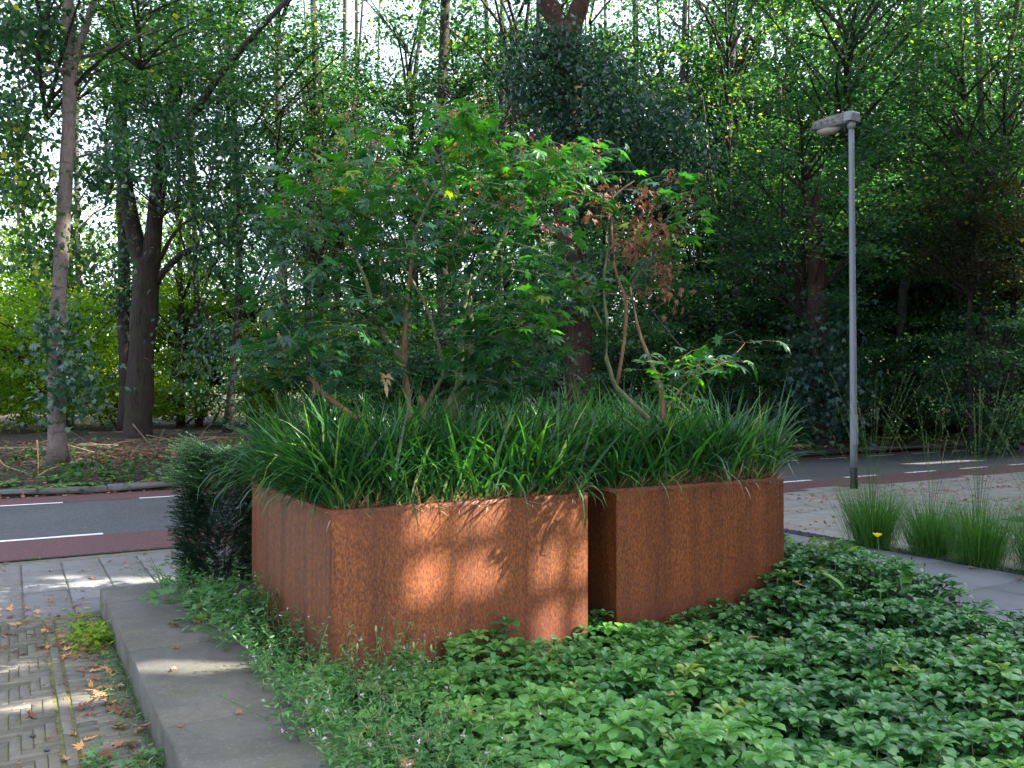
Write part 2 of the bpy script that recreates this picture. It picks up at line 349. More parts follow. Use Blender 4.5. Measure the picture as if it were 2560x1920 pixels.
M['leaf_mid'] = leafmat('woodland_foliage', [(0, (.009, .034, .026)), (.5, (.020, .060, .036)), (.74, (.045, .105, .032)), (.9, (.12, .20, .035)), (1, (.34, .28, .03))], .42, .5, (2.0, 2.5, .6))  # yellow green end of the ramp stands in for backlit leaves
M['leaf_lit'] = leafmat('sun_tinted_foliage', [(0, (.06, .15, .016)), (.5, (.12, .23, .018)), (.9, (.22, .32, .022)), (1, (.42, .40, .03))], .5, .6, (2.2, 2.2, .5))  # understorey sun glow put into a brighter, yellower leaf colour
M['leaf_ivy'] = leafmat('ivy_foliage', [(0, (.012, .044, .036)), (.5, (.026, .075, .052)), (1, (.06, .12, .055))], .38, .25, (1.6, 2.2, .6))
M['leaf_brown'] = leafmat('rusty_autumn_foliage', [(0, (.02, .045, .02)), (.5, (.04, .050, .02)), (.85, (.085, .065, .022)), (1, (.17, .10, .03))], .6, .4, (1.6, 1.3, .6))
M['pachy'] = leafmat('spurge_leaf', [(0, (.020, .085, .030)), (.45, (.068, .21, .052)), (.8, (.15, .34, .07)), (.95, (.14, .27, .055)), (1, (.24, .32, .07))], .33, .28, (1.7, 2.0, .6), .6)
M['weed'] = leafmat('willowherb_leaf', [(0, (.045, .13, .045)), (.6, (.085, .22, .06)), (.9, (.14, .28, .07)), (1, (.30, .28, .20))], .55, .35, (1.6, 1.9, .7))
M['liriope'] = leafmat('grass_blade', [(0, (.010, .048, .020)), (.4, (.022, .100, .024)), (.75, (.042, .165, .026)), (.93, (.085, .24, .035)), (1, (.20, .27, .06))], .42, .3, (1.9, 2.1, .5), .5)
M['dry'] = leafmat('dry_blade', [(0, (.14, .08, .035)), (.6, (.32, .21, .11)), (1, (.52, .40, .26))], .7, .3, (1.2, 1.1, .9))
M['maple'] = leafmat('maple_leaf', [(0, (.012, .055, .035)), (.3, (.018, .085, .030)), (.6, (.026, .115, .022)), (.85, (.050, .19, .022)), (1, (.30, .28, .02))], .34, .42, (1.8, 2.2, .4), .6)
M['samara'] = leafmat('red_seed_key', [(0, (.30, .15, .07)), (.6, (.36, .12, .08)), (.85, (.42, .10, .09)), (1, (.55, .07, .09))], .6, .45, (1.5, 1.2, 1.0))
M['deadleaf'] = leafmat('dead_leaf', [(0, (.12, .045, .022)), (.4, (.26, .11, .055)), (.75, (.40, .21, .11)), (.92, (.50, .36, .22)), (1, (.60, .24, .03))], .75, .22, (1.2, 1.05, .8))
M['yew'] = leafmat('yew_needle', [(0, (.008, .030, .018)), (.5, (.018, .060, .028)), (.8, (.06, .15, .06)), (1, (.16, .30, .13))], .45, .15, (1.6, 2., .6))
M['dandelion'] = leafmat('weed_leaf', [(0, (.018, .065, .018)), (.6, (.035, .12, .024)), (1, (.13, .30, .05))], .5, .3, (1.8, 2., .5))
M['molinia'] = leafmat('moor_grass_blade', [(0, (.022, .08, .018)), (.6, (.055, .17, .028)), (1, (.17, .28, .07))], .5, .35, (1.7, 1.9, .6))
M['panicle'] = leafmat('seed_head', [(0, (.10, .11, .05)), (1, (.22, .21, .12))], .8, .3, (1.2, 1.2, .8))
M['yellow'] = leafmat('yellow_petal', [(0, (.80, .62, .01)), (1, (.88, .72, .02))], .5, .4, (1.1, 1.1, .5))
M['pink'] = leafmat('pink_petal', [(0, (.6, .35, .6)), (1, (.8, .6, .8))], .6, .3, (1.1, 1.1, 1.1))
M['seedpod'] = leafmat('green_pod', [(0, (.18, .24, .08)), (1, (.30, .34, .12))], .6, .1)
M['wall'] = surfmat('sun_screen_render', [(.3, (.50, .48, .44)), (.7, (.58, .56, .52))], 3, .9, .1, .004)  # surface of the added, unseen screen walls
M['greenwall'] = surfmat('pale_green_cladding', [(.3, (.22, .28, .20)), (.7, (.27, .33, .24))], 2, .8, .1, .004, stretch=(1, 1, .1))
M['glass'] = surfmat('dark_glass', [(.3, (.03, .04, .045)), (.7, (.05, .06, .07))], 2, .15, 0, .001, spec=.8)

# ------------------------------------------------------------------ ground, road
def grid_sheet(name, x0, x1, y0, y1, nx, ny, zf, mat, kind='structure', parent=None, smooth=True):
    xs = np.linspace(x0, x1, nx); ys = np.linspace(y0, y1, ny); X, Y = np.meshgrid(xs, ys); Z = zf(X, Y)
    V = np.stack([X, Y, Z], -1).reshape(-1, 3); i = np.arange(ny - 1)[:, None] * nx; j = np.arange(nx - 1)[None]
    Q = np.stack([i + j, i + j + 1, i + j + nx + 1, i + j + nx], -1).reshape(-1, 4)
    return tag(ob(name, mesh_np(name, V, Q, np.full(len(V), .5), mat, smooth), parent), kind=kind)
def prof(x, off): return off + .02 * x
def strip(name, ya, yb, x0, x1, z, mat, n=40, kind='structure', parent=None):
    xs = np.linspace(x0, x1, n); V = np.concatenate([np.stack([xs, ya(xs), np.full(n, z)], 1), np.stack([xs, yb(xs), np.full(n, z)], 1)])
    i = np.arange(n - 1); Q = np.stack([i, i + 1, i + n + 1, i + n], 1)
    return tag(ob(name, mesh_np(name, V, Q, np.full(len(V), .5), mat), parent), kind=kind)
grid_sheet('ground', -600, 700, -500, 900, 40, 40, lambda X, Y: X * 0 - .06, M['forest'])
road = strip('road', lambda x: prof(x, 9.6), lambda x: 15.52 + .012 * x, -40, 120, 0., M['asphalt'])
strip('cycle_lane', lambda x: prof(x, 9.62) + .012 * x, lambda x: prof(x, 10.88), -40, 120, .004, M['redasphalt'], parent=road)
strip('cycle_lane', lambda x: prof(x, 14.38), lambda x: 15.5 + .012 * x, -40, 120, .004, M['redasphalt'], parent=road)
def dash(x0, x1, off, w):
    n = 6; xs = np.linspace(x0, x1, n); jg = rng.normal(0, .004, (2, n))
    V = np.concatenate([np.stack([xs, prof(xs, off) + jg[0], np.full(n, .008)], 1), np.stack([xs, prof(xs, off + w) + jg[1], np.full(n, .008)], 1)])
    i = np.arange(n - 1); Q = np.stack([i, i + 1, i + n + 1, i + n], 1)
    ob('lane_dash', mesh_np('lane_dash', V, Q, np.full(len(V), .5), M['paint']), road)
for a, b in [(-3, -1.9), (-1.0, .92), (2.7, 3.7), (4.5, 5.5), (6.4, 7.4), (8.2, 9.2), (10.05, 11.0), (11.93, 12.85)] + [(13.8 + 1.87 * k, 14.78 + 1.87 * k) for k in range(20)]: dash(a, b, 10.86, .11)
for a, b in [(-1.9, -.9), (-.5, .67), (1.71, 2.7), (3.6, 4.6)] + [(17.2 + 1.83 * k, 18.25 + 1.83 * k) for k in range(-6, 20)]: dash(a, b, 14.29, .10)

# far kerb of separate stones
kerb = tag(ob('kerb', None), kind='structure')
km = MB(); km.cbox((0, 0, -.03), (.985, .15, .115), .02); kmesh = km.mesh('kerb_stone', M['kerb'])
for k in range(46):
    x = -1.62 + k; o = ob('kerb_stone', kmesh, kerb, (x, 15.53 + .012 * x + random.gauss(0, .006), random.gauss(0, .004))); o.rotation_euler = (random.gauss(0, .015), 0, .012 + random.gauss(0, .004))
def bank(X, Y):
    t = np.clip((Y - 15.7) / 7, 0, 1); s = t * t * (3 - 2 * t)
    return .06 + .36 * s + .03 * np.sin(X * 1.7 + Y) * np.cos(Y * 2.1 - X * .6) + .02 * np.sin(X * 5.1) * np.sin(Y * 4.3)
def bankz(x, y): return float(bank(np.array(x), np.array(y)))
grid_sheet('forest_floor', -30, 90, 15.66 - .3, 75, 260, 130, lambda X, Y: bank(X, Y) + 0, M['forest'])

# ------------------------------------------------------------------ pavements
def shared_box(name, sx, sy, sz, c, mat):
    b = MB(); b.cbox((-sx / 2, -sy / 2, -sz), (sx / 2, sy / 2, 0), c); return b.mesh(name, mat)
def vis_sort(cands):
    P = np.array(cands); q = proj(P); ok = inframe(P, 160); idx = np.where(ok)[0]; return idx[np.argsort(q[idx, 2])]
def lay(parent, name, cands, me, mat, jit=.003, tilt=.004, limit=300, rest='more_tiles', dims=None):
    order = vis_sort([(c[0], c[1], c[2]) for c in cands]); mb = MB()
    for r, i in enumerate(order):
        x, y, z, rz = cands[i]
        if r < limit:
            o = ob(name, me, parent, (x, y, z + random.gauss(0, jit))); o.rotation_euler = (random.gauss(0, tilt), random.gauss(0, tilt), rz + random.gauss(0, tilt))
        else:
            sx, sy, sz, c = dims
            if abs(rz) > .5: sx, sy = sy, sx
            zz = z + random.gauss(0, jit); mb.cbox((x - sx / 2, y - sy / 2, zz - sz), (x + sx / 2, y + sy / 2, zz), c, tint=random.random())
    if mb.n:
        o = ob(rest, mb.mesh(rest, mat), parent); o['kind'] = 'stuff'
# tiled pavement beside the road, left part and behind the planters
pv = grid_sheet('pavement', -3, 6.0, 7.1, 9.78, 60, 8, lambda X, Y: X * 0 - .012 + (Y > 7.2) * 0, M['joint'])
def lane_edge(x): return 9.6 + .032 * x
c = []
for i in range(-3, 18):
    for j in range(6):
        x = .09 + .33 * i + .165; y = 7.1 + .45 * j + .225
        if y + .22 < lane_edge(x) + .12: c.append((x, y, 0.0, 0))
lay(pv, 'paving_tile', c, shared_box('paving_tile', .318, .438, .05, .006, M['tile']), M['tile'], dims=(.318, .438, .05, .006))
# wide pavement on the right, beyond the slab path
pr = grid_sheet('wide_pavement', 5.9, 60, -2, 9.7, 60, 12, lambda X, Y: np.where(Y > 9, -.012 + 0 * X, -.012), M['joint'])
c = []
for i in range(0, 46):
    for j in range(0, 26):
        x = 6.1 + .5 * i; y = 9.86 - .5 * j + .02 * x
        if x < 7.9 and y < 7.1: continue
        c.append((x, y - .12, .002, 0))
lay(pr, 'paving_tile', c, shared_box('wide_tile', .49, .49, .05, .006, M['tile2']), M['tile2'], dims=(.49, .49, .05, .006), jit=.002)
# brick paving, herringbone left, running course, transverse courses to the step
br = grid_sheet('brick_paving', -3, .58, .5, 7.1, 20, 20, lambda X, Y: X * 0 - .007, M['moss'])
BL, BW, GJ = .20, .05, .004
c = []; cut = []
for a in range(-260, 260):
    for b in range(-70, 70):
        x0 = (a + 4 * b) * BW; y0 = (a - 4 * b) * BW
        for kind in (0, 1):
            if kind == 0: cx, cy, rz = x0 + BL / 2, y0 + BW / 2, 0
            else: cx, cy, rz = x0 + 4 * BW + BW / 2, y0 - 3 * BW + BL / 2, math.pi / 2
            cy += 4.0
            hx = BL / 2 if kind == 0 else BW / 2
            if -.42 < cx and cx - hx < .19 and 3.4 < cy < 6.98: (c if cx + hx < .215 else cut).append((cx, cy, 0, rz, hx))
bme = shared_box('brick', BL - GJ, BW - GJ, .05, .003, M['brick'])
y = 3.3
while y < 7.0:
    c.append((.245, y, .001, math.pi / 2)); y += .2
for j in range(76):
    y = 3.2 + j * .05
    if y < 7.08:
        c.append(((.382 if j % 2 else .472), y, 0, 0)); cut.append((.53 if j % 2 else .325, y, 0, 0, .045 if j % 2 else .042, 1))
c = [q[:4] for q in c]
for q in cut:
    x0_, x1_ = (q[0] - q[4], q[0] + q[4]) if len(q) == 6 else (q[0] - q[4], .208)
    hy = BL / 2 if q[3] else BW / 2
    if not inframe(np.array([[q[0], q[1], 0.]]), 80)[0]: continue
    b = MB(); b.cbox((x0_ + GJ / 2, q[1] - hy + GJ / 2, -.05), (x1_ - GJ / 2, q[1] + hy - GJ / 2, 0), .003); o = ob('brick', b.mesh('brick', M['brick'], off=(q[0], q[1], 0)), br, (q[0], q[1], random.gauss(0, .002)))
lay(br, 'brick', c, bme, M['brick'], jit=.0012, tilt=.005, limit=170, rest='more_bricks', dims=(BL - GJ, BW - GJ, .05, .003))
# slab path on the right
sp = grid_sheet('slab_path', 5.3, 7.66, -2, 8.2, 8, 20, lambda X, Y: X * 0 + .004, M['joint'])
c = []
for j in range(-2, 12):
    for i in range(3):
        c.append((6.1 + .375 - .75 + .75 * i + .375 - .375, 4.2 + .85 * j - .425 + (.0 if i != 1 else .0), .03, 0))
lay(sp, 'paving_slab', c, shared_box('paving_slab', .742, .842, .05, .004, M['slab']), M['slab'], jit=.002, tilt=.002, dims=(.742, .842, .05, .004))
# pebble strips
def pebbles(name, n, x0, x1, y0, y1, z, parent=None, s=.013):
    P = np.stack([rng.uniform(x0, x1, n), rng.uniform(y0, y1, n), np.full(n, z) + rng.uniform(0, .012, n)], 1); P = P[inframe(P, 30)]; n = len(P)
    oc = np.array([(1, 0, 0), (0, 1, 0), (-1, 0, 0), (0, -1, 0), (0, 0, .6), (0, 0, -.6)]); of = np.array([(0, 1, 4), (1, 2, 4), (2, 3, 4), (3, 0, 4), (1, 0, 5), (2, 1, 5), (3, 2, 5), (0, 3, 5)])
    A = rng.uniform(0, 6.3, n); sz = rng.uniform(.6, 1.4, n) * s; mb = MB()
    Dv = np.stack([np.cos(A), np.sin(A), rng.normal(0, .2, n)], 1); V, F = leaf_arrays(P, Dv, upish(n, .2), sz, (oc, of), .75); mb.add(V, None, F, np.repeat(rng.random(n), 6))
    o = ob(name, mb.mesh(name, M['gravel'], True), parent); return tag(o, kind='stuff')
grid_sheet('gravel_bed', 7.62, 7.86, -2, 9.3, 3, 20, lambda X, Y: X * 0 + .012, M['gravel'])
tag(pebbles('gravel', 7000, 7.63, 7.86, 2, 9, .014), 'strip of dark rounded pebbles between slab path and weathered pavement', 'gravel')
tag(pebbles('gravel', 2500, 10.9, 17.5, 6.2, 6.45, .006, s=.02), 'dark pebble channel crossing the litter strewn pavement behind the grass clumps', 'gravel')
# raised concrete edging round the bed
edge = tag(ob('concrete_edging', None), kind='structure')
b = MB(); b.box((.60, 0, -.05), (1.19, 7.08, .135)); ob('bedding', b.mesh('bedding', M['soil']), edge)
for ya, yb in [(7.1, 6.588), (6.572, 5.308), (5.292, 4.008), (3.992, 2.708), (2.692, 1.4), (1.385, .1)]:
    b = MB(); w = 1.2 if ya < 7 else 2.4
    b.cbox((.58, yb, -.04), (w, ya, .16), .008); o = ob('edging_slab', b.mesh('edging_slab', M['concrete']), edge)
    o.location.z = random.gauss(0, .002)
def bed(x, y): return -.10 + .11 * np.clip((x - 4.0) / 2.0, 0, 1) + .17 * np.clip((x - 4.3) / .9, 0, 1) * np.clip((y - 3.3) / 1.3, 0, 1) + .015 * np.sin(x * 7) * np.sin(y * 5)
grid_sheet('bed_soil', 1.19, 6.1, -1, 7.05, 60, 80, lambda X, Y: np.where(X > 6.0, -.09, bed(X, Y)), M['soil'])

# ------------------------------------------------------------------ steel planters
def planter(x0, x1, y0, y1, label):
    z0, z1, t, rim = -.13, .955, .006, .045
    e = empty('steel_planter', ((x0 + x1) / 2, (y0 + y1) / 2, z0), label, 'planter', 'weathered steel planters standing in the bed'); L = Vector(e.location)
    def part(name, a, b_):
        import bmesh
        bm = bmesh.new(); g = bmesh.ops.create_cube(bm, size=1)
        for v in bm.verts: v.co = Vector(((a[0] + b_[0]) / 2 + v.co.x * (b_[0] - a[0]), (a[1] + b_[1]) / 2 + v.co.y * (b_[1] - a[1]), (a[2] + b_[2]) / 2 + v.co.z * (b_[2] - a[2]))) - L
        bmesh.ops.bevel(bm, geom=bm.edges[:], offset=.0022, segments=2, affect='EDGES')
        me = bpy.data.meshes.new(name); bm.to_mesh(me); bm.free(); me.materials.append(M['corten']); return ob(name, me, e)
    part('front_panel', (x0, y0, z0), (x1, y0 + t, z1)); part('back_panel', (x0, y1 - t, z0), (x1, y1, z1))
    part('side_panel', (x0 + .0005, y0 + t, z0), (x0 + t, y1 - t, z1)); part('side_panel', (x1 - t, y0 + t, z0), (x1 - .0005, y1 - t, z1))
    b = MB()
    zt = z1 + .002; q = z1 - .005
    o_ = [(x0 - .0015, y0 - .0015), (x1 + .0015, y0 - .0015), (x1 + .0015, y1 + .0015), (x0 - .0015, y1 + .0015)]; i_ = [(x0 + rim, y0 + rim), (x1 - rim, y0 + rim), (x1 - rim, y1 - rim), (x0 + rim, y1 - rim)]
    V = [(*p, q - .02) for p in o_] + [(*p, zt - .004) for p in o_] + [(p[0] + (.004 if p[0] < x0 + .1 else -.004), p[1] + (.004 if p[1] < y0 + .1 else -.004), zt) for p in o_] + [(*p, zt) for p in i_] + [(*p, zt - .03) for p in i_]
    Q = []
    for r in range(4):
        for k in range(4):
            k2 = (k + 1) % 4; Q.append((r * 4 + k, r * 4 + k2, r * 4 + 4 + k2, r * 4 + 4 + k))
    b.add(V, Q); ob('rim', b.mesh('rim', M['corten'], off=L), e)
    b = MB(); b.box((x0 + t, y0 + t, z0 + .4), (x1 - t, y1 - t, z1 - .09)); ob('soil', b.mesh('soil', M['soil'], off=L), e)
    return e
PL1 = (1.53, 3.255, 4.65, 6.45); PL2 = (3.56, 5.16, 4.75, 6.55)
planter(*PL1, 'rust brown steel planter with patches of sunlight on its front, left of the other one')
planter(*PL2, 'right rust brown steel planter in full shade, holding the small half withered maple')

def planter_grass(px, seed, name_label, nclump):
    r = np.random.default_rng(seed); x0, x1, y0, y1 = px; g = MB(); dry = MB(); z = .90
    cx, cy = (x0 + x1) / 2, (y0 + y1) / 2
    cl = [(r.uniform(x0 + .07, x1 - .07), r.uniform(y0 + .07, y1 - .07)) for _ in range(nclump)]
    for k in range(26): cl.append((x0 + .09 + (x1 - x0 - .18) * k / 25, y0 + .12 + r.normal(0, .03)))
    for k in range(20): cl.append((x0 + .09, y0 + .1 + (y1 - y0 - .2) * k / 19)); cl.append((x1 - .09, y0 + .1 + (y1 - y0 - .2) * k / 19))
    for (x, y) in cl:
        n = int(r.integers(32, 48)); az = r.uniform(0, 2 * math.pi, n)
        # outward lean near the edges
        ox = (x - cx) / (x1 - x0) * 2; oy = (y - cy) / (y1 - y0) * 2; k = max(abs(ox), abs(oy) * (.86 if oy < 0 else 1)) ** 5
        lean = np.arctan2(oy, ox) if k > .15 else r.uniform(0, 6.3)
        k = k * (.45 if (oy < -.7 and abs(ox) < .8) else (.6 if ox < -.7 else 1.))
        dx = np.cos(az) + k * 1.0 * math.cos(lean) + .25 * math.cos(lean); dy = np.sin(az) + k * 1.0 * math.sin(lean) + .25 * math.sin(lean); az = np.arctan2(dy, dx)
        if oy < -.75: az = np.arctan2(np.where((np.sin(az) < 0) & (r.random(n) < .9), np.abs(np.sin(az)) * .15, np.sin(az)), np.cos(az))
        base = np.stack([x + r.normal(0, .035, n), y + r.normal(0, .035, n), np.full(n, z)], 1)
        base[:, 0] = np.clip(base[:, 0], x0 + .05, x1 - .05); base[:, 1] = np.clip(base[:, 1], y0 + .05, y1 - .05)
        hs = r.uniform(.72, 1.18)
        e0 = r.normal(1.28, .16, n) - .12 * k; bend = np.abs(r.normal(1.05, .6, n)) + .25 * k; L = r.uniform(.42, .86, n) * hs
        blades(g, base, az, e0, bend, L, r.uniform(.013, .028, n), 7, np.clip(r.normal(.40, .33, n), 0, 1), 1.5, r.normal(0, .6, n))
    # long arching strays and dry blades at the rim
    n = 95; s = r.random(n); side = r.choice(4, n, p=[.2, .3, .38, .12])
    bx = np.where(side == 0, x0 + s * (x1 - x0), np.where(side == 1, x0 + .06, np.where(side == 2, x1 - .06, x0 + s * (x1 - x0))))
    by = np.where(side == 0, y0 + .06, np.where(side == 3, y1 - .06, y0 + s * (y1 - y0))); bx = np.clip(bx, x0 + .06, x1 - .06)
    azs = np.choose(side, [-math.pi / 2, math.pi, 0, math.pi / 2]) + r.normal(0, .7, n)
    blades(g, np.stack([bx, by, np.full(n, z)], 1), azs, r.normal(1.15, .15, n), r.uniform(1.3, 2.3, n), r.uniform(.4, .78, n), r.uniform(.007, .012, n), 9, np.clip(r.normal(.5, .25, n), 0, 1), 1.2, r.normal(0, .4, n))
    n = 820; s = r.random(n); side = r.choice(3, n, p=[.64, .2, .16])
    bx = np.where(side == 0, x0 + s * (x1 - x0), np.where(side == 1, x0 + .07, x1 - .07)); by = np.where(side == 0, y0 + .07, y0 + s * (y1 - y0)); bx = np.clip(bx, x0 + .05, x1 - .05)
    azs = np.choose(side, [-math.pi / 2, math.pi, 0]) + r.normal(0, 1.1, n)
    blades(dry, np.stack([bx, by, np.full(n, z + .03)], 1), azs, r.normal(.6, .3, n), r.uniform(.0, .8, n), r.uniform(.08, .24, n), r.uniform(.005, .012, n), 7, r.random(n), 1.2, r.normal(0, .8, n))
    n = 500
    blades(dry, np.stack([r.uniform(x0 + .1, x1 - .1, n), r.uniform(y0 + .08, y1 - .1, n), np.full(n, z)], 1), r.uniform(0, 6.3, n), r.normal(1.1, .2, n), r.uniform(.5, 1.8, n), r.uniform(.2, .5, n), r.uniform(.004, .008, n), 6, r.random(n), 1.3, r.normal(0, .8, n))
    o = empty('planter_grass', (cx, cy, z), name_label, 'grass'); o['kind'] = 'stuff'
    a = ob('blades', g.mesh('blades', M['liriope'], off=(cx, cy, z)), o); a['kind'] = 'stuff'
    a = ob('dry_blades', dry.mesh('dry_blades', M['dry'], off=(cx, cy, z)), o); a['kind'] = 'stuff'
planter_grass(PL1, 21, 'lush arching green grass with dry tips filling the left planter', 105)
planter_grass(PL2, 22, 'lush arching green grass with dry tips filling the right planter', 95)

# ------------------------------------------------------------------ branching helper
def grow(stems, targets, rtip, rmax, jit=.06, upw=.35, rg=rng):
    """stems: list of (points, r0, r1); targets (N,3). Each target is reached by a twig from the nearest wood. Returns twig list."""
    nodes = [np.asarray(p) for p, a, b in stems]; rads = [np.linspace(a, b, len(p)) for p, a, b in stems]
    N = np.concatenate(nodes); Rr = np.concatenate(rads); twigs = []; ends = []
    order = np.argsort([np.min(np.linalg.norm(N - t, axis=1)) for t in targets])
    for i in order:
        t = targets[i]; d = N - t; dist = np.linalg.norm(d, axis=1) + upw * np.maximum(0, d[:, 2]) * 2
        k = int(np.argmin(dist)); p0 = N[k]; L = np.linalg.norm(t - p0)
        m1 = p0 + (t - p0) * .35 + rg.normal(0, jit, 3) * L + np.array([0, 0, .06 * L]); m2 = p0 + (t - p0) * .7 + rg.normal(0, jit, 3) * L + np.array([0, 0, .05 * L])
        n = max(4, int(L / .12)); n = min(n, 8)
        path = smooth_path([p0, m1, m2, t], n); r0 = min(Rr[k] * .75, rtip * (1.3 + 2.2 * L) , rmax)
        rr = np.linspace(r0, rtip, n); twigs.append((path, rr)); N = np.concatenate([N, path[1:]]); Rr = np.concatenate([Rr, rr[1:]])
        ends.append((path[-1], path[-1] - path[-2]))
    return twigs

# ------------------------------------------------------------------ maples in the planters
def inpoly(x, y, poly):
    poly = np.asarray(poly); c = np.zeros(len(x), bool); j = len(poly) - 1
    for i in range(len(poly)):
        xi, yi = poly[i]; xj, yj = poly[j]
        c ^= ((yi > y) != (yj > y)) & (x < (xj - xi) * (y - yi) / (yj - yi + 1e-9) + xi); j = i
    return c
def sample_poly(poly, n, d0, d1, r):
    poly = np.asarray(poly, float); out = []
    while len(out) < n:
        x = r.uniform(poly[:, 0].min(), poly[:, 0].max(), n * 3); y = r.uniform(poly[:, 1].min(), poly[:, 1].max(), n * 3); k = inpoly(x, y, poly)
        for a, b in zip(x[k], y[k]): out.append(D(a, b, r.uniform(d0, d1)))
    return np.array(out[:n])
K = 2560 / 2212
def P2(pts, d):  # 2212-wide picture points with depths
    return [D(x * K, y * K, dd) for (x, y), dd in zip(pts, d if isinstance(d, (list, tuple)) else [d] * len(pts))]
def cluster_leaves(T, per, spread, size, r, droopn=.35):
    n = len(T) * per; c = np.repeat(T, per, 0); off = r.normal(0, 1, (n, 3)) * np.array([spread, spread, spread * .45]); P = c + off
    az = np.arctan2(off[:, 1], off[:, 0]) + r.normal(0, .5, n); Dv = np.stack([np.cos(az), np.sin(az), r.normal(-.12, .28, n)], 1)
    return P, Dv, upish(n, droopn, r), size * r.uniform(.65, 1.15, n)
def maple(name, label, stems, polys, leafsize, per, seed, bark, nobj=300, seeds=0, spread=.12, bases=None):
    """polys: (polygon2212, number, d0, d1, tint mean, tint sd)"""
    r = np.random.default_rng(seed); root = stems[0][0][0]; e = empty(name, root, label, 'maple tree')
    T = []; tm = []; sd = []; tk = []
    for i, pl in enumerate(polys):
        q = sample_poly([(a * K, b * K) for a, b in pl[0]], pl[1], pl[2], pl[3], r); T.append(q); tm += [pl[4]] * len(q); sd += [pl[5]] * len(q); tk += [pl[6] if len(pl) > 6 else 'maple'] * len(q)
    T = np.concatenate(T); tm = np.array(tm); sd = np.array(sd); tk = np.array(tk)
    st = [(smooth_path(P, 14), a, b) for P, a, b, m in stems]
    bm_ = {}
    for (P, a, b), s in zip(st, stems):
        mb = bm_.setdefault(s[3], MB()); mb.tube(P, np.linspace(a, b, len(P)) * (1 + .06 * r.normal(size=len(P))), 9)
    for k, mb in bm_.items(): ob('trunk' if k == stems[0][3] else 'stem', mb.mesh('trunk', M[k], True, off=root), e)
    tw = grow(st, T, .0022, .012, .07, .5, r); mb = MB()
    for P, rr in tw: mb.tube(P, rr, 5)
    ob('branches', mb.mesh('branches', M[bark], True, off=root), e)['kind'] = 'stuff'
    pet = MB()
    for kind in sorted(set(tk)):
        sel = tk == kind
        if kind == 'dead':
            n = sel.sum() * 5; c = np.repeat(T[sel], 5, 0) + r.normal(0, .065, (n, 3)); mb = MB()
            for v in range(4):
                ii = np.arange(n) % 4 == v; add_leaves(mb, c[ii], np.stack([r.normal(0, .6, ii.sum()), r.normal(0, .6, ii.sum()), np.full(ii.sum(), -1.)], 1), rdir(ii.sum(), r), leafsize * r.uniform(.28, .62, ii.sum()), dead_template(v), r.uniform(0, .32, ii.sum()))
            o = ob('withered_leaves', mb.mesh('withered_leaves', M['deadleaf'], off=root), e); o['kind'] = 'stuff'; o['label'] = 'curled brown withered leaves'; continue
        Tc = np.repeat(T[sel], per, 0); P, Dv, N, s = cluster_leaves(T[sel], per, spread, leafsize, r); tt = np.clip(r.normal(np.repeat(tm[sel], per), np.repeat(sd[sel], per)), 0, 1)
        up = np.clip((P[:, 2] - 2.0) * .12, -.1, .15)
        q = proj(P); order = np.argsort(q[:, 2] / s); near = order[:nobj]; far = order[nobj:]
        # individual leaves, shared meshes in ten tints
        ms = [[mesh_np('leaf', V0, F0, np.full(len(V0), k / 11 + .04), M['maple']) for V0, F0 in MAPLES] for k in range(11)]
        for i in range(len(P)): pet.tube([Tc[i], (Tc[i] + P[i]) / 2 + [0, 0, .012], P[i]], .0011, 3, cap=False)
        Df, Bf, Nf = frames(Dv, N)
        for i in near:
            o = ob('leaf', ms[int(min(10, tt[i] * 11))][i % 4], e); mt = Matrix([[Df[i][a] * s[i], Bf[i][a] * s[i], Nf[i][a] * s[i] * r_s, P[i][a] - root[a]] for a, r_s in ((0, 1.), (1, 1.), (2, 1.))] + [[0, 0, 0, 1]]); o.matrix_local = mt
        if len(far):
            mb = MB(); add_leaves(mb, P[far], Dv[far], N[far], s[far], MAPLE, tt[far]); o = ob('leaves', mb.mesh('leaves', M['maple'], off=root), e); o['kind'] = 'stuff'
    o = ob('leaf_stalks', pet.mesh('leaf_stalks', M[bark], off=root), e); o['kind'] = 'stuff'
    if seeds:
        hi = T[(tk == 'maple') & (T[:, 2] > np.quantile(T[:, 2], .5))]; c = hi[r.integers(0, len(hi), seeds)] + r.normal(0, .07, (seeds, 3)) + np.array([0, 0, .0])
        c = np.repeat(c, 7, 0) + r.normal(0, .022, (seeds * 7, 3)); n = len(c); mb = MB()
        add_leaves(mb, c, np.stack([r.normal(0, .7, n), r.normal(0, .7, n), np.full(n, -.6)], 1), rdir(n, r), r.uniform(.018, .030, n), HEX, r.random(n), .8)
        o = ob('seed_keys', mb.mesh('seed_keys', M['samara'], off=root), e); o['kind'] = 'stuff'; o['label'] = 'clusters of red winged seeds'
    return e
gm = 'bark_green'; bw = 'bark_brown'; bk = 'bark_black'
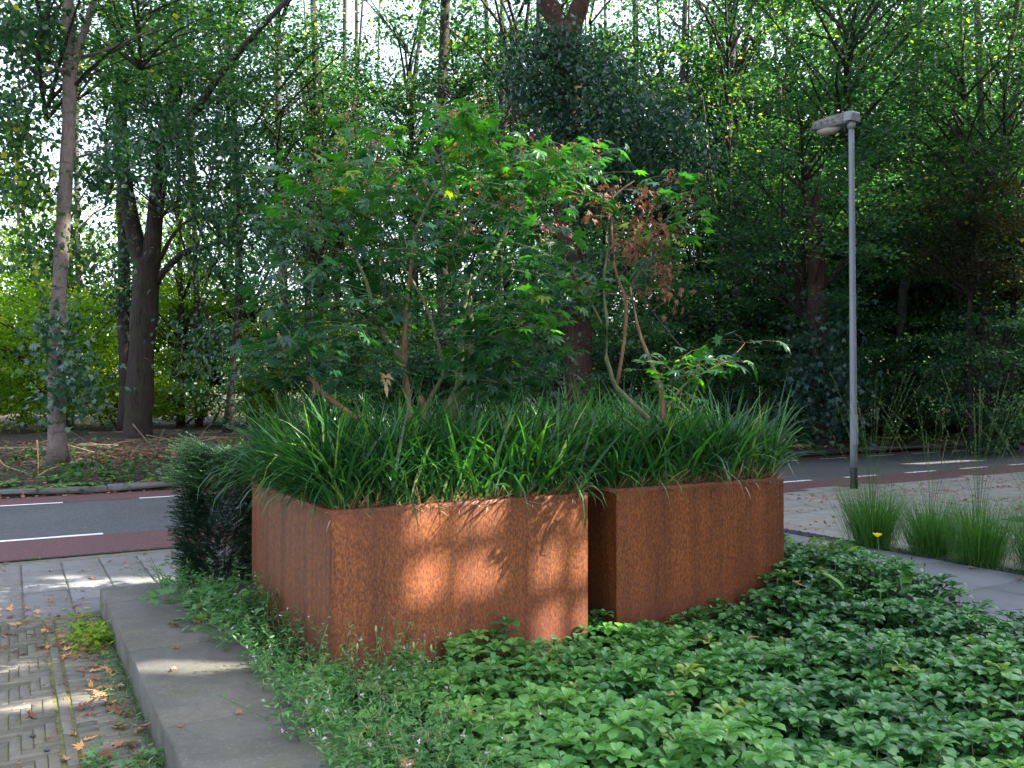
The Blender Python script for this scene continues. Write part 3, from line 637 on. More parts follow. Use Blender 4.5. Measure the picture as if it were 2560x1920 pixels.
ST1 = [
    (P2([(893, 985), (885, 880), (872, 790), (876, 700), (880, 640), (890, 560), (897, 500)], [5.75] * 7), .026, .010, bw),
    (P2([(893, 985), (915, 890), (905, 855)], 5.75), .028, .024, bw),
    (P2([(914, 890), (935, 850), (960, 800), (945, 740), (920, 660), (880, 590), (850, 545)], [5.75, 5.75, 5.7, 5.65, 5.6, 5.5, 5.4]), .017, .007, gm),
    (P2([(920, 950), (945, 900), (985, 850), (995, 790), (1000, 700), (1010, 620), (1040, 540), (1080, 480)], [5.8, 5.8, 5.85, 5.9, 5.9, 5.95, 6, 6]), .030, .009, gm),
    (P2([(960, 940), (985, 880), (1010, 820), (1020, 760), (1015, 650), (1005, 560), (1000, 470), (985, 400)], [6, 6, 6.1, 6.1, 6.1, 6.2, 6.2, 6.2]), .030, .008, gm),
    (P2([(875, 785), (840, 740), (810, 690), (795, 620), (770, 560)], [5.75, 5.7, 5.6, 5.5, 5.4]), .024, .008, gm),
    (P2([(770, 905), (700, 850), (660, 800), (620, 760), (600, 720)], [5.4, 5.35, 5.3, 5.25, 5.2]), .019, .009, bw),
    (P2([(660, 805), (620, 790), (580, 775), (545, 760)], [5.3, 5.3, 5.3, 5.3]), .014, .006, gm),
    (P2([(1010, 640), (1060, 560), (1110, 470), (1160, 420), (1200, 400)], [6, 6, 6.1, 6.1, 6.1]), .022, .007, gm),
    (P2([(897, 500), (930, 430), (960, 380), (940, 330), (900, 290)], [5.7, 5.7, 5.7, 5.6, 5.6]), .012, .006, gm),
]
PO1 = [
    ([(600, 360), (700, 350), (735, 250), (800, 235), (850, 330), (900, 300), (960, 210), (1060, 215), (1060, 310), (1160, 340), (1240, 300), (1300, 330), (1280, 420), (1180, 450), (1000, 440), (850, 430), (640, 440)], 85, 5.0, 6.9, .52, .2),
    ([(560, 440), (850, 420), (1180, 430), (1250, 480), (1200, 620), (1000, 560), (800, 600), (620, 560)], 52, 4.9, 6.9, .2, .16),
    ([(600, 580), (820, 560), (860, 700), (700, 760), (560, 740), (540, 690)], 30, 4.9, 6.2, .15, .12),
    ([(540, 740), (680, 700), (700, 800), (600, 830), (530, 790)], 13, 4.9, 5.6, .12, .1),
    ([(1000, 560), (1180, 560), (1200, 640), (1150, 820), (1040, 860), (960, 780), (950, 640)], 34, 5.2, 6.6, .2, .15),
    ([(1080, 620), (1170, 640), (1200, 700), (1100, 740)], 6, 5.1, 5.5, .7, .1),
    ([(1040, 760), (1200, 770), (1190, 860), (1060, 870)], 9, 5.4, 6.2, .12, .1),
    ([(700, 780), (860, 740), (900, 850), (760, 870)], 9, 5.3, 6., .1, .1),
]
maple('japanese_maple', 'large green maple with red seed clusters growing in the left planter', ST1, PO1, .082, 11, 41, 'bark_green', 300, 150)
ST2 = [
    (P2([(1400, 905), (1365, 870), (1330, 835), (1318, 800), (1308, 760), (1312, 690), (1302, 620), (1310, 560), (1322, 500)], 6.0), .021, .007, gm),
    (P2([(1331, 838), (1345, 760), (1352, 690), (1350, 640), (1330, 590), (1322, 520), (1320, 440), (1330, 420), (1370, 390)], [6.0] * 9), .015, .005, bw),
    (P2([(1322, 560), (1318, 480), (1324, 430), (1300, 380)], 5.98), .010, .005, bk),
    (P2([(1432, 905), (1430, 850), (1405, 780), (1385, 730), (1372, 680), (1362, 620)], 5.7), .018, .007, bw),
    (P2([(1372, 690), (1365, 620), (1380, 590), (1440, 520)], 5.7), .009, .004, bk),
    (P2([(1480, 760), (1430, 700), (1395, 650), (1365, 600), (1345, 570)], 5.8), .006, .003, bk),
    (P2([(1300, 700), (1270, 640), (1240, 590), (1220, 560)], 6.0), .008, .004, gm),
    (P2([(1440, 880), (1480, 830), (1530, 800), (1570, 780)], 5.5), .010, .004, gm),
]
PO2 = [
    ([(1420, 380), (1520, 380), (1550, 430), (1480, 450), (1410, 430)], 6, 5.7, 6.2, .25, .1),
    ([(1440, 470), (1500, 450), (1500, 560), (1450, 560)], 5, 5.7, 6.2, .8, .12),
    ([(1240, 560), (1300, 520), (1300, 640), (1230, 660)], 8, 5.6, 6.2, .4, .2),
    ([(1330, 540), (1450, 540), (1440, 620), (1350, 620)], 6, 5.8, 6.2, .22, .1),
    ([(1410, 760), (1500, 745), (1560, 800), (1550, 850), (1470, 870), (1410, 820)], 11, 5.3, 5.8, .5, .15),
    ([(1560, 760), (1610, 740), (1600, 810), (1550, 800)], 3, 5.3, 5.6, .35, .2),
    ([(1360, 430), (1440, 440), (1440, 520), (1350, 520)], 16, 5.7, 6.2, 0, 0, 'dead'),
    ([(1360, 500), (1420, 520), (1420, 580), (1340, 560)], 18, 5.7, 6.2, 0, 0, 'dead'),
    ([(1400, 560), (1450, 560), (1450, 660), (1410, 650)], 13, 5.7, 6.0, 0, 0, 'dead'),
    ([(1260, 400), (1340, 420), (1320, 560), (1240, 520)], 10, 5.8, 6.2, 0, 0, 'dead'),
]
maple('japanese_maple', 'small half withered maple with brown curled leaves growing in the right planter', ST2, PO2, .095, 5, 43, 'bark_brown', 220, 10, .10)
b = MB(); c0 = D(833 * K, 826 * K, 5.3); V, F = dead_template(3); add_leaves(b, np.array([c0 + [0, 0, .04]]), np.array([[.1, .2, -1.]]), np.array([[0., -1, .2]]), .10, (V, F), .85)
tag(ob('dead_leaf', b.mesh('dead_leaf', M['deadleaf'], off=c0), None, c0), 'curled tan dead leaf caught on a low branch of the left maple', 'leaf')

# ------------------------------------------------------------------ ground cover (spurge) in the bed
def covered(x, y):
    for a in (PL1, PL2):
        if a[0] - .03 < x < a[1] + .03 and a[2] - .05 < y < a[3] + .02: return True
    return False
def spurge():
    r = np.random.default_rng(5); pts = []
    s = .104
    for i in range(int(5.3 / s)):
        for j in range(int(7 / s)):
            x = 1.15 + i * s + r.normal(0, .026); y = .6 + j * s + r.normal(0, .026)
            if x > 5.62 + .38 * min(1, max(0, (y - 3) / 2)) + .05 * math.sin(y * 3) or covered(x, y): continue
            if y > 4.7 and x < 5.2 and not (3.27 < x < 3.54 and y < 5.5): continue
            lim = 1.55 + .22 * math.sin(y * 2.3) if y < 4.7 else 1.9      # weeds take over on the left
            if y > 2.2 and x < lim and r.random() < .93: continue
            if y > 3.9 and x < 1.9 and r.random() < .5: continue
            pts.append((x, y))
    P = np.array([(x, y, 0.) for x, y in pts]); P = P[inframe(P + [0, 0, .2], 120)]; n = len(P)
    x, y = P[:, 0], P[:, 1]
    h = .12 + .05 * np.sin(x * 2.1 + 1) * np.sin(y * 1.9) + .03 * np.sin(x * 6.3 + y * 4) + r.uniform(-.05, .075, n)
    h += .05 * np.clip(1 - (x - 1.5) / 3, 0, 1) + .07 * (r.random(n) < .07); h *= np.clip((6.15 - x) / .5, .6, 1) * np.where((y > 3.7) & (x < 4.6) & (x > 2.6), .62, 1)
    P[:, 2] = bed(x, y)
    top = P + np.stack([r.normal(0, .012, n), r.normal(0, .012, n), h + .02], 1)
    mb = MB(); stm = MB()
    # tint: lighter to the left, darker to the right
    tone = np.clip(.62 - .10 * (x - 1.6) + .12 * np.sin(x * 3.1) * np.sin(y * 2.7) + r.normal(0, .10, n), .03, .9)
    fresh = r.random(n) < .03; tone[fresh] = r.uniform(.93, 1.0, fresh.sum())
    for ring, (m_lo, el, ln, dz) in enumerate([(8, .16, .092, 0.), (5, .75, .055, .006), (6, -.10, .085, -.055)]):
        for k in range(m_lo):
            az = 2 * math.pi * k / m_lo + r.normal(0, .16, n) + (ring * .5) + r.uniform(0, 6.3, n) * 0 + x * 13.7
            e = el + r.normal(0, .2, n); Dv = np.stack([np.cos(az) * np.cos(e), np.sin(az) * np.cos(e), np.sin(e)], 1)
            N = np.stack([-np.cos(az) * np.sin(e), -np.sin(az) * np.sin(e), np.cos(e)], 1) + r.normal(0, .16, (n, 3))
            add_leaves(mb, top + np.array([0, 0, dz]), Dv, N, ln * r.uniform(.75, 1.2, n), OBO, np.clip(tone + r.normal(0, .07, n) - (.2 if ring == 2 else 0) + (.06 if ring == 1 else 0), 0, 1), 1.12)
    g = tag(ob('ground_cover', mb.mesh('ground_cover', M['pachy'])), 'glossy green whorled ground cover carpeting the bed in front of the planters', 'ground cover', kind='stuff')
    for i in range(n):
        if r.random() < .5: stm.tube([P[i], top[i]], .0022, 4, cap=False)
    q = np.where(r.random(n) < .10)[0]
    for i in q:
        for k in range(12):
            u = k / 11; c = top[i] + [r.normal(0, .0035), r.normal(0, .0035), .004 + u * .032]; a = r.uniform(0, 6.3)
            add_leaves(stm, np.array([c]), np.array([[math.cos(a), math.sin(a), .3]]), np.array([[0, 0, 1.]]), .006, HEX, .9)
    o = ob('cover_stems', stm.mesh('cover_stems', M['seedpod']), g); o['kind'] = 'stuff'
    return top
cover_top = spurge()

# ------------------------------------------------------------------ willowherb and weeds at the bed edge
def weeds():
    r = np.random.default_rng(8); mb = MB(); st = MB(); fl = MB(); fz = MB(); pts = []
    for _ in range(1300):
        y = r.uniform(1.2, 6.9); x = r.uniform(1.02, 1.95) if y > 3.9 else 1.02 + .62 * r.random() ** 1.1
        if covered(x, y) or (x < 1.12 and r.random() < .5): continue
        if y < 3 and x < 1.5 and r.random() < .2: continue
        pts.append((x, y))
    for (x, y) in pts:
        if not inframe(np.array([[x, y, .2]]), 60)[0]: continue
        hmax = .44 if y < 5.5 else .5
        if x < 1.2: hmax = .2
        h = r.uniform(.4, 1.1) * hmax; lean = r.normal(0, .32, 2) + np.array([-.25 if x < 1.35 else 0, -.05]); b0 = np.array([x, y, .165 if x < 1.2 else bed(x, y)])
        P = smooth_path([b0, b0 + [lean[0] * h * .3, lean[1] * h * .3, h * .5], b0 + [lean[0] * h, lean[1] * h, h]], 5); st.tube(P, np.linspace(.002, .001, 5), 4, r.uniform(.2, .6), cap=False)
        k = int(6 + h * 38); u = np.linspace(.08, 1, k); C = np.stack([np.interp(u, np.linspace(0, 1, 5), P[:, a]) for a in range(3)], 1)
        az = np.arange(k) * 2.4 + r.uniform(0, 6); e = r.normal(.35, .3, k); Dv = np.stack([np.cos(az) * np.cos(e), np.sin(az) * np.cos(e), np.sin(e)], 1)
        add_leaves(mb, C, Dv, upish(k, .4, r), (.058 - .028 * u) * r.uniform(.7, 1.2, k), LANCE, np.clip(r.normal(.42, .2, k), 0, 1), 1.4)
        if r.random() < .09: add_leaves(fl, np.repeat(P[-1:], 5, 0), rdir(5, r), rdir(5, r), .010, HEX, .5)
        if r.random() < .22:
            m = 7; blades(fz, np.repeat(P[-1:], m, 0) + r.normal(0, .01, (m, 3)), r.uniform(0, 6.3, m), r.uniform(.3, 1.3, m), r.uniform(.5, 3.5, m), r.uniform(.03, .07, m), .0016, 6, r.uniform(.6, 1, m), 1.)
    e = tag(ob('willowherb', mb.mesh('willowherb', M['weed'])), 'tangle of narrow leaved willowherb weeds spilling over the concrete edging', 'weeds', kind='stuff')
    for nm, m, mt in (('weed_stems', st, 'weed'), ('flowers', fl, 'pink'), ('seed_fluff', fz, 'dry')):
        o = ob(nm, m.mesh(nm, M[mt]), e); o['kind'] = 'stuff'
weeds()
def leafy_patch(name, label, cat, cx, cy, rx, ry, z, n, size, mat, tmpl, tone, hgt, seed, kind='stuff'):
    r = np.random.default_rng(seed); P = np.stack([cx + rx * r.normal(0, .45, n), cy + ry * r.normal(0, .45, n), z + hgt * r.random(n) ** 1.2], 1)
    keep = np.array([not covered(p[0], p[1]) for p in P]); P = P[keep]; n = len(P)
    mb = MB(); az = np.arctan2(P[:, 1] - cy, P[:, 0] - cx) + r.normal(0, .9, n); Dv = np.stack([np.cos(az), np.sin(az), r.normal(.1, .3, n)], 1)
    add_leaves(mb, P, Dv, upish(n, .35, r), size * r.uniform(.6, 1.2, n), tmpl, np.clip(r.normal(tone, .17, n), 0, 1))
    stx = MB()
    for i in range(0, n, 3): stx.tube([P[i] * [1, 1, 0] + [0, 0, z] + r.normal(0, .01, 3) * [1, 1, 0], P[i]], .0012, 3, .3, cap=False)
    o = tag(ob(name, mb.mesh(name, M[mat], off=(cx, cy, z)), None, (cx, cy, z)), label, cat, kind=kind)
    ob('stalks', stx.mesh('stalks', M[mat], off=(cx, cy, z)), o)['kind'] = 'stuff'
    return o
leafy_patch('cutleaf_weeds', 'pale green lobed weeds mixed into the ground cover near the planter corner', 'weeds', 1.7, 3.1, .5, .7, -.04, 420, .06, 'weed', IVYL, .55, .2, 61)
leafy_patch('broadleaf_weeds', 'broad leaved green weeds at the foot of the yew', 'weeds', 1.2, 6.15, .4, .8, .15, 260, .07, 'weed', IVYL, .5, .16, 62)
leafy_patch('sunlit_weed', 'bright yellow green weed tuft at the outer side of the concrete edging, among fallen leaves', 'weed', .46, 6.25, .16, .38, .0, 230, .045, 'leaf_lit', IVYL, .6, .11, 63)
leafy_patch('edge_weeds', 'small green weeds in the joint between bricks and concrete edging', 'weeds', .50, 5.2, .10, 1.6, .0, 380, .030, 'weed', LANCE, .5, .06, 64)
leafy_patch('small_weed', 'single leafy weed growing between the bricks near the bottom of the pebbles', 'weed', .33, 4.15, .07, .09, .0, 40, .035, 'weed', IVYL, .4, .05, 65, None)
leafy_patch('small_weed', 'green weed against the edging at the bottom edge of the photo', 'weed', .50, 4.0, .08, .14, .0, 60, .04, 'weed', IVYL, .6, .07, 66, None)
leafy_patch('bright_weed', 'fresh green lobed weed rising from the ground cover beside the slab path', 'weed', 5.62, 4.75, .3, .35, .2, 150, .06, 'leaf_lit', IVYL, .25, .24, 67)

# grass tufts in the tile joints
tb = MB(); r = np.random.default_rng(12); n = 900
jx = .09 + .33 * r.integers(-2, 8, n) + r.normal(0, .012, n); jy = 7.15 + np.abs(r.normal(0, 1.1, n)); k = jy < 9.6; jx, jy = jx[k], jy[k]
k = (np.sin(jx * 40 + jy * 5) + r.normal(0, .5, len(jx))) > .4; jx, jy = jx[k], jy[k]; n = len(jx)
blades(tb, np.stack([jx, jy, np.zeros(n)], 1), r.uniform(0, 6.3, n), r.uniform(.6, 1.4, n), r.uniform(.3, 1.5, n), r.uniform(.015, .05, n), .003, 4, r.random(n))
tx = r.uniform(-.3, 13.5, 700); ty = 9.58 + .03 * tx + r.normal(0, .04, 700); k = np.sin(tx * 7) + r.normal(0, .6, 700) > .6; tx, ty = tx[k], ty[k]; n = len(tx)
blades(tb, np.stack([tx, ty, np.zeros(n)], 1), r.uniform(0, 6.3, n), r.uniform(.6, 1.4, n), r.uniform(.3, 1.5, n), r.uniform(.03, .10, n), .005, 4, r.random(n))
tx = r.uniform(6.1, 7.6, 500); ty = 4.2 + .85 * r.integers(0, 5, 500) + r.normal(0, .008, 500); k = np.sin(tx * 9 + ty * 3) + r.normal(0, .4, 500) > .5; tx, ty = tx[k], ty[k]; n = len(tx)
blades(tb, np.stack([tx, ty, np.full(n, .02)], 1), r.uniform(0, 6.3, n), r.uniform(.4, 1.4, n), r.uniform(.3, 1.5, n), r.uniform(.01, .03, n), .003, 4, r.random(n))
n = 420; ty = 3.6 + 3.3 * r.random(n); tx = .55 + r.normal(0, .02, n)
blades(tb, np.stack([tx, ty, np.zeros(n)], 1), r.uniform(0, 6.3, n), r.uniform(.6, 1.4, n), r.uniform(.3, 1.5, n), r.uniform(.02, .08, n), .003, 4, r.random(n))
tag(ob('joint_grass', tb.mesh('joint_grass', M['molinia'])), 'small tufts of grass in the paving joints', 'grass', kind='stuff')

# ------------------------------------------------------------------ yew behind the left planter
def yew():
    r = np.random.default_rng(31); c = np.array([1.42, 6.98, .0]); e = empty('yew_shrub', c, 'dark needled yew shrub behind the left planter with pale young tips', 'shrub')
    mb = MB(); st = MB(); n = 3300
    for i in range(n):
        h = r.uniform(.02, 1.0); u = r.uniform(0, 6.3); R = .36 * math.sqrt(max(.05, 1 - (h - .42) ** 2 * 2.7)) * r.uniform(.25, 1) ** .6
        p0 = c + [R * math.cos(u) * .75, R * math.sin(u) * .75, .08 + h * 1.05]; young = h > .72 and r.random() < .75
        out = np.array([math.cos(u), math.sin(u), r.uniform(.1, .9) if not young else r.uniform(.35, .9)]); out /= np.linalg.norm(out)
        L = r.uniform(.09, .17) if not young else r.uniform(.10, .20)
        if young and math.cos(u - 3.0) > .5: L *= 1.7
        P = smooth_path([p0, p0 + out * L * .5, p0 + out * L + [0, 0, -.12 * L]], 4); mb.tube(P, .0018, 3, .3, cap=False)
        m = int(L / .0075); s = np.linspace(.05, 1, m); C = np.stack([np.interp(s, np.linspace(0, 1, 4), P[:, a]) for a in range(3)], 1)
        side = np.where(np.arange(m) % 2, 1., -1.)[:, None]; B = np.cross(out, [0, 0, 1.]); B /= np.linalg.norm(B) + 1e-9
        Dv = B[None] * side + out[None] * .7 + r.normal(0, .15, (m, 3)) + np.array([0, 0, .15])
        add_leaves(mb, C, Dv, upish(m, .3, r), .025 * r.uniform(.8, 1.2, m), (np.array([(0, 0, 0), (.5, .15, 0), (1, 0, 0), (.5, -.15, 0)]), np.array([(0, 1, 2, 3)])), np.clip(.25 + (.5 if young else 0) + .2 * s * young + r.normal(0, .12, m), 0, 1))
    ob('needles', mb.mesh('needles', M['yew'], off=c), e)['kind'] = 'stuff'
    for i in range(14): u = r.uniform(0, 6.3); st.tube(smooth_path([c + [r.normal(0, .05), r.normal(0, .05), 0], c + [.12 * math.cos(u), .12 * math.sin(u), .3], c + [.3 * math.cos(u), .3 * math.sin(u), r.uniform(.5, .95)]], 6), np.linspace(.012, .003, 6), 5)
    ob('stems', st.mesh('stems', M['twig'], True, off=c), e)
yew()
# tall grass weed in front of the yew
b = MB(); r = np.random.default_rng(3); g0 = np.array([.98, 6.75, .12]); n = 14
blades(b, np.repeat([g0], n, 0) + r.normal(0, .02, (n, 3)) * [1, 1, 0], r.uniform(2.2, 4.4, n), r.uniform(.9, 1.4, n), r.uniform(.5, 1.7, n), r.uniform(.25, .55, n), .008, 8, r.uniform(.5, 1, n), 1.5)
tag(ob('tall_grass', b.mesh('tall_grass', M['molinia'], off=g0), None, g0), 'tall thin grass weed leaning left in front of the yew', 'grass plant')

# ------------------------------------------------------------------ street lamp
LX, LY = 12.35, 9.83
lamp = empty('street_lamp', (LX, LY, 0), 'grey galvanised street lamp with boxy lichen spotted head beside the road', 'street lamp')
b = MB(); zz = np.linspace(.35, 6.12, 14); b.tube(np.stack([zz * 0 - .03 * zz / 6, zz * 0 - .0 * zz, zz], 1), np.interp(zz, [.35, 6], [.060, .045]), 20); ob('pole', b.mesh('pole', M['steel'], True), lamp)
b = MB(); b.cbox((-.035, -.0625, .75), (.035, -.050, 1.25), .004); ob('access_door', b.mesh('access_door', M['steel']), lamp)
b = MB(); b.tube([(0, 0, -.02), (0, 0, .36)], .062, 20); ob('pole_foot', b.mesh('pole_foot', M['steeldark'], True), lamp)
b = MB(); b.tube([(-.03, 0, 6.1), (-.03, 0, 6.24)], .064, 16); ob('collar', b.mesh('collar', M['lampgrey'], True), lamp)
def lamp_head():
    e = bpy.data.objects.new('lamp_head', None)
    # local frame: y along the arm towards the road, tilted up 4 degrees
    import bmesh
    def shell(name, prof_, mat, smooth=False):
        V = []; Q = []; n = len(prof_[0][1])
        for y, ring in prof_:
            for x, z in ring: V.append((x, y, z))
        for i in range(len(prof_) - 1):
            for k in range(n):
                k2 = (k + 1) % n; Q.append((i * n + k, i * n + k2, (i + 1) * n + k2, (i + 1) * n + k))
        me = bpy.data.meshes.new(name); me.from_pydata(V, [], Q + [tuple(range(n))[::-1], tuple((len(prof_) - 1) * n + k for k in range(n))]); me.materials.append(mat); me.update()
        o = ob(name, me, lamp); o.location = (-.03, 0, 6.22); o.rotation_euler = (rad(5), 0, 0); return o
    def top(w, h): return [(-w, 0), (w, 0), (w, h * .6), (w * .8, h), (-w * .8, h), (-w, h * .6)]
    shell('head_cover', [(.06, top(.125, .155)), (.36, top(.13, .15)), (.70, top(.125, .11)), (.76, top(.10, .05))], M['lampcap'])
    shell('head_end', [(-.09, top(.115, .13)), (-.07, top(.13, .16)), (.057, top(.13, .16))], M['lampgrey'])
    shell('head_tray', [(.0, [(-.11, -.03), (.11, -.03), (.135, -.004), (-.135, -.004)]), (.45, [(-.11, -.045), (.11, -.045), (.138, -.004), (-.138, -.004)]), (.785, [(-.12, -.02), (.12, -.02), (.138, -.004), (-.138, -.004)])], M['lampgrey'])
    b = MB(); V = []; Q = []; n = 14; m = 6
    for i in range(m + 1):
        a = i / m * math.pi / 2
        for k in range(n):
            u = 2 * math.pi * k / n; V.append((.11 * math.cos(u) * math.cos(a), .47 + .25 * math.sin(u) * math.cos(a), -.044 - .10 * math.sin(a)))
    for i in range(m):
        for k in range(n): k2 = (k + 1) % n; Q.append((i * n + k, i * n + k2, (i + 1) * n + k2, (i + 1) * n + k))
    b.add(V, Q); o = ob('diffuser', b.mesh('diffuser', M['diffuser'], True), lamp); o.location = (-.03, 0, 6.22); o.rotation_euler = (rad(5), 0, 0)
lamp_head()

# ------------------------------------------------------------------ moor grass clumps on the right
def moor(x, y, h, label, seed, ns):
    r = np.random.default_rng(seed); e = empty('grass_clump', (x, y, .01), label, 'ornamental grass', 'moor grass clumps along the pebble strip'); g = MB(); n = 1100
    base = np.stack([r.normal(0, .085, n), r.normal(0, .085, n), np.zeros(n)], 1); az = np.arctan2(base[:, 1], base[:, 0]) + r.normal(0, .6, n)
    blades(g, base, az, r.normal(1.32, .14, n), np.abs(r.normal(.25, .25, n)), h * r.uniform(.35, 1.05, n), .0048, 6, np.clip(r.normal(.45, .2, n), 0, 1), 1.6, r.normal(0, .8, n))
    m = 220; az = r.uniform(0, 6.3, m); blades(g, np.stack([r.normal(0, .06, m), r.normal(0, .06, m), np.zeros(m)], 1), az, r.normal(.75, .25, m), r.uniform(.6, 1.5, m), h * r.uniform(.4, .85, m), .004, 7, r.random(m), 1.3)
    ob('blades', g.mesh('blades', M['molinia']), e)['kind'] = 'stuff'
    s = MB(); p = MB()
    for i in range(ns):
        a = r.uniform(0, 6.3); ln = r.uniform(1.1, 1.9); t = r.normal(0, .20); t2 = r.normal(0, .20)
        P = smooth_path([(0, 0, .1), (t * .35, t2 * .35, ln * .5), (t * ln, t2 * ln, ln * .98)], 8); s.tube(P, np.linspace(.0022, .0011, 8), 4, .6, cap=False)
        k = 34; u = np.linspace(.74, 1, k); C = np.stack([np.interp(u, np.linspace(0, 1, 8), P[:, q]) for q in range(3)], 1); L = r.uniform(.010, .03, k)
        dd = (P[-1] - P[-2]); dd /= np.linalg.norm(dd); Dv = dd[None] * 1.6 + r.normal(0, .6, (k, 3)); add_leaves(p, C, Dv, rdir(k, r), L, LANCE, r.random(k), .9)
    ob('flower_stems', s.mesh('flower_stems', M['molinia']), e)['kind'] = 'stuff'; ob('seed_heads', p.mesh('seed_heads', M['panicle']), e)['kind'] = 'stuff'
moor(7.72, 5.92, .80, 'moor grass clump at the left end of the row, just behind the yellow poppy', 71, 22)
moor(7.85, 5.35, .66, 'slim moor grass clump second from the left in the row', 72, 14)
moor(7.78, 4.82, .74, 'moor grass clump third from the left with a dead leaf at its foot', 73, 18)
moor(7.84, 4.25, .78, 'moor grass clump cut by the right edge of the photo', 74, 22)
moor(8.5, 3.9, 1.0, 'moor grass clump behind the last one at the right edge', 75, 20)
leafy_patch('low_weeds', 'low green weeds at the foot of the grass clumps on the slab edge', 'weeds', 7.72, 4.6, .14, 1.5, .02, 420, .035, 'weed', LANCE, .4, .07, 68)

# ------------------------------------------------------------------ small flowers and stalks
def stalk(name, label, cat, p0, p1, headfn, group=None, rr=.0018, mat='weed'):
    p0 = np.array(p0, float); p1 = np.array(p1, float); e = empty(name, p0, label, cat, group); b = MB(); mid = (p0 + p1) / 2 + rng.normal(0, .015, 3)
    b.tube(smooth_path([p0, mid, p1], 7) - p0, rr, 5, .4); ob('stem', b.mesh('stem', M[mat], True), e); headfn(e, p1 - p0); return e
def poppy_head(e, p):
    b = MB(); n = 5
    for k in range(n):
        a = 2 * math.pi * k / n; V = []; Q = []
        for i in range(5):
            for j in range(5):
                u = i / 4; w = (j - 2) / 2 * .75 * (math.sin(u * math.pi * .75) ** .7 if i else .1); r_ = .034 * u
                V.append((p[0] + r_ * math.cos(a + w), p[1] + r_ * math.sin(a + w), p[2] + .024 * u ** 1.6 + .003 * math.sin(j * 2 + k)))
        for i in range(4):
            for j in range(4): q = i * 5 + j; Q.append((q, q + 1, q + 6, q + 5))
        o = MB(); o.add(V, Q, tint=k / 5); ob('petal', o.mesh('petal', M['yellow'], True), e)
def pod_head(col, s=1.):
    def f(e, p):
        b = MB(); z = np.linspace(0, .034 * s, 6); b.tube(p + np.stack([z * 0, z * 0, z], 1), np.array([.002, .0055, .0068, .006, .004, .0015]) * s, 8, .5); ob('seed_pod', b.mesh('seed_pod', M[col], True), e)
    return f
stalk('yellow_poppy', 'open yellow poppy flower on a thin stem in front of the grass clumps', 'flower', G(1290 * K * 0 + 2200, 1530, .2), D(2194, 1342, 6.6), poppy_head)
for (a, b_, c_, d_, L, cl) in [(975, 1720, 940, 1580, 'leftmost and tallest green poppy pod in front of the left planter', 'seedpod'), (1020, 1690, 1034, 1622, 'green poppy pod, middle one of three in front of the left planter', 'seedpod'),
                           (1065, 1680, 1078, 1628, 'green poppy pod, rightmost in front of the left planter', 'seedpod'), (1040, 1680, 1061, 1600, 'thin tall brownish pod between two green pods before the left planter', 'twig'), (897, 1720, 893, 1625, 'green pod close to the left planter corner', 'seedpod')]:
    stalk('seed_stalk', L, 'seed pod', D(a, b_, 4.3), D(c_, d_, 4.25), pod_head(cl))
for i, (a, c_, d_) in enumerate([(2232, 2238, 1405), (2250, 2255, 1412), (2262, 2279, 1400), (2290, 2312, 1415)]):
    stalk('seed_stalk', ['leftmost dark seed head standing before the slab path', 'short dark seed head, second of four before the slab path', 'dark seed head, third of four before the slab path', 'most leaning dark seed head of four before the slab path'][i], 'seed pod', D(a, 1510, 6.3), D(c_, d_, 6.3), pod_head('bark_black', .8), mat='twig')
def dock():
    c = np.array(D(2130, 1500, 6.1)); e = empty('dock_plant', c, 'broad leaved dock with large bright leaves standing up from the ground cover', 'weed'); r = np.random.default_rng(90)
    def big(L, az, el, w, tint, p):
        b = MB(); V = []; Q = []; n = 9
        for i in range(n):
            u = i / (n - 1); e_ = el - .5 * u; ww = w * (math.sin(min(1, u * 1.02) * math.pi) ** .55 * (.75 + .5 * u) * .5 if u < 1 else 0) + .004
            x = L * u * math.cos(e_); z = L * u * math.sin(e_)
            for s_ in (-1, -.5, 0, .5, 1):
                o_ = s_ * ww; V.append((p[0] + x * math.cos(az) - o_ * math.sin(az), p[1] + x * math.sin(az) + o_ * math.cos(az), p[2] + z + .02 * abs(s_) * ww * 8 + .004 * math.sin(i * 2.6 + s_ * 3)))
        for i in range(n - 1):
            for j in range(4): q = i * 5 + j; Q.append((q, q + 1, q + 6, q + 5))
        b.add(V, Q, tint=tint); ob('leaf', b.mesh('leaf', M['dandelion'], True), e)
    big(.26, 2.2, 1.25, .09, .95, (-.02, .0, 0)); big(.22, .6, 1.2, .08, .9, (.28, -.05, 0)); big(.27, .5, 1.3, .08, .85, (.36, -.16, .02)); big(.30, -.35, .75, .085, .95, (.50, -.30, -.02)); big(.2, 3.4, .9, .07, .7, (0, 0, 0)); big(.22, -1.2, .8, .07, .75, (.3, -.1, 0))
dock()
def spike(x, y, d, top, label):
    p0 = D(x, y, d); p1 = D(x + 20, top, d); r = np.random.default_rng(int(x))
    def hd(e, p):
        b = MB(); n = 22; u = r.uniform(.15, 1, n); a = r.uniform(0, 6.3, n); C = p[None] * u[:, None]
        add_leaves(b, C, np.stack([np.cos(a), np.sin(a), r.uniform(-.3, .8, n)], 1), upish(n, .4, r), .07 * (1.1 - u), IVYL, r.uniform(.3, .9, n)); ob('leaves', b.mesh('leaves', M['weed']), e)
    stalk('tall_weed', label, 'weed', p0, p1, hd, rr=.003)
spike(2092, 1500, 6.3, 1330, 'tall leafy weed spike rising beside the right planter corner')
spike(650, 1640, 5.3, 1480, 'thin willowherb stem leaning against the left side of the left planter')
spike(800, 1700, 4.6, 1560, 'flowering willowherb stem at the near corner of the left planter')

